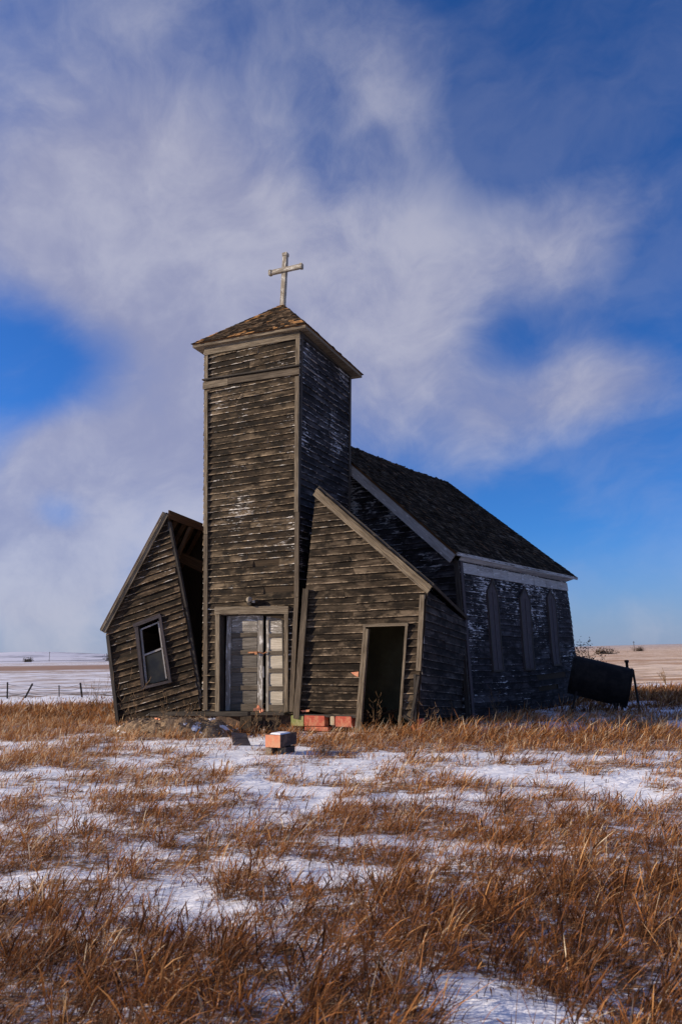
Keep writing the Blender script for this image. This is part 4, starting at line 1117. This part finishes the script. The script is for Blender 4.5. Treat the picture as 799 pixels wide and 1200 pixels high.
Cfoot = [V((p.x, p.y)) for p in (TLb, A_b, B_b, Cb, Fb)]
def in_church(x, y):
    """footprints of tower, porches and nave"""
    def quad(pts):
        r = np.ones(len(x), bool)
        for i in range(len(pts)):
            a, b = pts[i], pts[(i + 1) % len(pts)]
            r &= ((b.x - a.x) * (y - a.y) - (b.y - a.y) * (x - a.x)) > 0
        return r
    o = quad([TLb, TRb, TRb + DT, TLb + DT]) | quad([A_b, B_b, Kb, A_b + Yb * 2.2]) | quad([CLb, Cb, Fb, FLb]) | quad([l_bl, l_br, l_br + Bk, l_bl + Bk])
    return o
def clumps(y0, y1, per_m2, blades_per, spread, hmean, wid, segs, leanb, seed, margin=.62, thr=None, tonem=.5):
    g = np.random.default_rng(seed)
    side = 2.6; area = margin * (y1 ** 2 - y0 ** 2) + 2 * side * (y1 - y0); n = int(area * per_m2)
    yy = g.uniform(y0, y1, 4 * n); yy = yy[g.uniform(0, 1, 4 * n) < (margin * yy + side) / (margin * y1 + side)][:n]; n = len(yy)
    xx = g.uniform(-1, 1, n) * (margin * yy + side)
    d = density(xx, yy); keep = g.uniform(0, 1, n) < (d * .84 + .16) * (yy < 29.5)
    xx, yy, d = xx[keep], yy[keep], d[keep]
    k = ~in_church(xx, yy); xx, yy, d = xx[k], yy[k], d[k]
    nb = np.maximum(1, g.poisson(blades_per * (.35 + .75 * d)))
    ci = np.repeat(np.arange(len(xx)), nb); N = len(ci)
    cl = g.normal(0, 1, (len(xx), 2)); ct_ = g.normal(0, 1, len(xx)); ch_ = g.uniform(.5, 1.35, len(xx))
    ox = g.normal(0, spread, N); oy = g.normal(0, spread, N); x = xx[ci] + ox; y = yy[ci] + oy
    h = hmean * ch_[ci] * np.where(g.uniform(0, 1, N) < .22, g.uniform(.15, .5, N), g.uniform(.45, 1.25, N)) * (.55 + .45 * d[ci]) * (1 + .55 * ell(xx[ci], yy[ci], 3.0, 13.3, 3.0, 1.1))
    lean = np.stack([leanb + .22 * cl[ci, 0] + .22 * ox / spread + g.normal(0, .20, N), .12 * cl[ci, 1] + .2 * oy / spread + g.normal(0, .18, N) - .05], -1)
    curl = np.clip(g.normal(.38, .42, N), 0, 1.2)
    tone = np.clip(tonem + .17 * ct_[ci] + g.normal(0, .15, N) + (g.uniform(0, 1, N) < .10) * .32, 0, 1)
    w = wid * g.uniform(.6, 1.4, N)
    return blades('', x, y, h, w, segs, lean, tone, curl, None)
parts = [clumps(2.6, 5.2, 100, 22, .042, .235, .0044, 5, .26, 1, .72, tonem=.20),  # nearest band toned darker: foreground shade and vignette put into blade colour
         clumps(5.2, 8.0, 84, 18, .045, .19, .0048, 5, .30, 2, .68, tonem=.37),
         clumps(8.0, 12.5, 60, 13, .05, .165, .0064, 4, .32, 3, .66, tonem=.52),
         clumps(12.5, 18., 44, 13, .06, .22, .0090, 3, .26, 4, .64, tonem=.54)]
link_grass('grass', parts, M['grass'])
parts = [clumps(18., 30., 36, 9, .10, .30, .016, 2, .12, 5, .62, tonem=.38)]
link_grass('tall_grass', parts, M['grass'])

# ------------------------------------------------------------------ sun and sky
SUN_AZ = R(-6)         # light travels towards +x and a little towards the camera
SUN_EL = R(17)
trav = V((math.cos(SUN_AZ) * math.cos(SUN_EL), math.sin(SUN_AZ) * math.cos(SUN_EL), -math.sin(SUN_EL)))
sd_ = bpy.data.lights.new('sun', 'SUN'); so = bpy.data.objects.new('sun', sd_); COL.objects.link(so)
so.rotation_euler = trav.to_track_quat('-Z', 'Y').to_euler(); sd_.energy = 5.0; sd_.angle = R(.55); sd_.color = (1., .85, .66)
w = NT('World', True); S.world = w.m
sky = w.n('ShaderNodeTexSky', _sky_type='NISHITA'); sky.sun_disc = False; sky.sun_elevation = SUN_EL
toward = -trav; sky.sun_rotation = math.atan2(toward.x, toward.y); sky.air_density = 1.; sky.dust_density = .3; sky.ozone_density = 2.5; sky.altitude = 600
gd = w.n('ShaderNodeTexCoord').outputs['Generated']
dx, dy, dz = w.sep(gd)
# cloud sheets: soft ragged veils
warp = w.n('ShaderNodeTexNoise'); w.put(warp.inputs['Vector'], gd); warp.inputs['Scale'].default_value = 3.2; warp.inputs['Detail'].default_value = 4.
wv = w.vmath('ADD', gd, w.vmath('MULTIPLY', w.vmath('SUBTRACT', warp.outputs['Color'], (.5, .5, .5)), (.22, .22, .22)))
# streaks rise towards the upper right
rot = w.comb(w.math('ADD', w.math('MULTIPLY', w.sep(wv)[0], .75), w.math('MULTIPLY', w.sep(wv)[2], .66)), w.sep(wv)[1], w.math('SUBTRACT', w.math('MULTIPLY', w.sep(wv)[2], 1.9), w.math('MULTIPLY', w.sep(wv)[0], .9)))
nA = w.noise(rot, 3.0, 8., .58)
nB = w.noise(wv, 6.5, 7., .62)
nC = w.noise(wv, 2.3, 4., .5)
cov = w.math('ADD', w.math('MULTIPLY', nA, .62), w.math('ADD', w.math('MULTIPLY', nB, .42), w.math('MULTIPLY', nC, .5)))
def blob(px, py, wgt, k):
    d = ray(px, py); a = w.vmath('DOT_PRODUCT', gd, tuple(d))
    return w.math('MULTIPLY', w.math('EXPONENT', w.math('MULTIPLY', w.math('SUBTRACT', a, 1.), k)), wgt)
BLB = [(90, 190, .26, 60), (150, 320, .32, 60), (290, 250, .16, 60), (480, 435, .30, 120), (340, 350, .14, 60), (70, 527, .62, 330), (30, 650, .2, 300), (60, 600, -.2, 1200), (50, 290, .20, 200), (200, 530, .36, 140), (50, 645, .40, 300), (130, 690, .20, 60), (690, 455, .58, 380), (775, 443, .46, 500), (600, 478, .42, 320), (640, 300, .36, 220), (520, 310, .26, 160), (440, 140, .20, 140), (740, 245, .30, 200), (610, 150, .16, 100), (300, 110, -.05, 120), (560, 560, .14, 300),
      (50, 442, -.66, 200), (15, 345, -.06, 300), (330, 60, -.16, 120), (10, 10, -.14, 80), (700, 60, -.50, 34), (600, 180, -.24, 160), (780, 350, -.36, 180), (650, 600, -.42, 80), (780, 550, -.40, 90), (390, 175, -.22, 400), (70, 597, -.34, 1200), (740, 730, .16, 120), (600, 395, -.36, 420), (500, 215, -.10, 250), (140, 590, -.12, 500), (470, 90, .12, 200)]
tot = cov
for b_ in BLB: tot = w.math('ADD', tot, blob(*b_))
mask = w.ss(tot, .52, 1.22)
hz = w.ss(dz, .17, -.02)
skyc = w.mix(1., sky.outputs[0], (.28, .70, 1.36), 'MULTIPLY')
skyc = w.mix(w.math('MULTIPLY', hz, .70), skyc, (2.6, 2.9, 4.5))
cl = w.mix(w.ss(w.math('ADD', w.math('MULTIPLY', nB, .5), w.math('MULTIPLY', nA, .5)), .38, .62), (2.9, 3.0, 4.3), (4.5, 4.5, 5.4))
veil = w.ss(nA, .42, .66, .0, .14)
fin = w.mix(w.math('MAXIMUM', w.math('MULTIPLY', mask, .85), veil), skyc, cl)
bg = w.n('ShaderNodeBackground'); w.put(bg.inputs[0], fin); bg.inputs[1].default_value = .075
wo_ = w.n('ShaderNodeOutputWorld'); w.t.links.new(bg.outputs[0], wo_.inputs[0])
S.view_settings.view_transform = 'Standard'; S.view_settings.look = 'None'; S.view_settings.exposure = .60; S.view_settings.gamma = 1
S.view_settings.use_curve_mapping = False
S.cycles.max_bounces = 6; S.cycles.use_denoising = True
for d_ in DEBUG: print('DBG', d_)
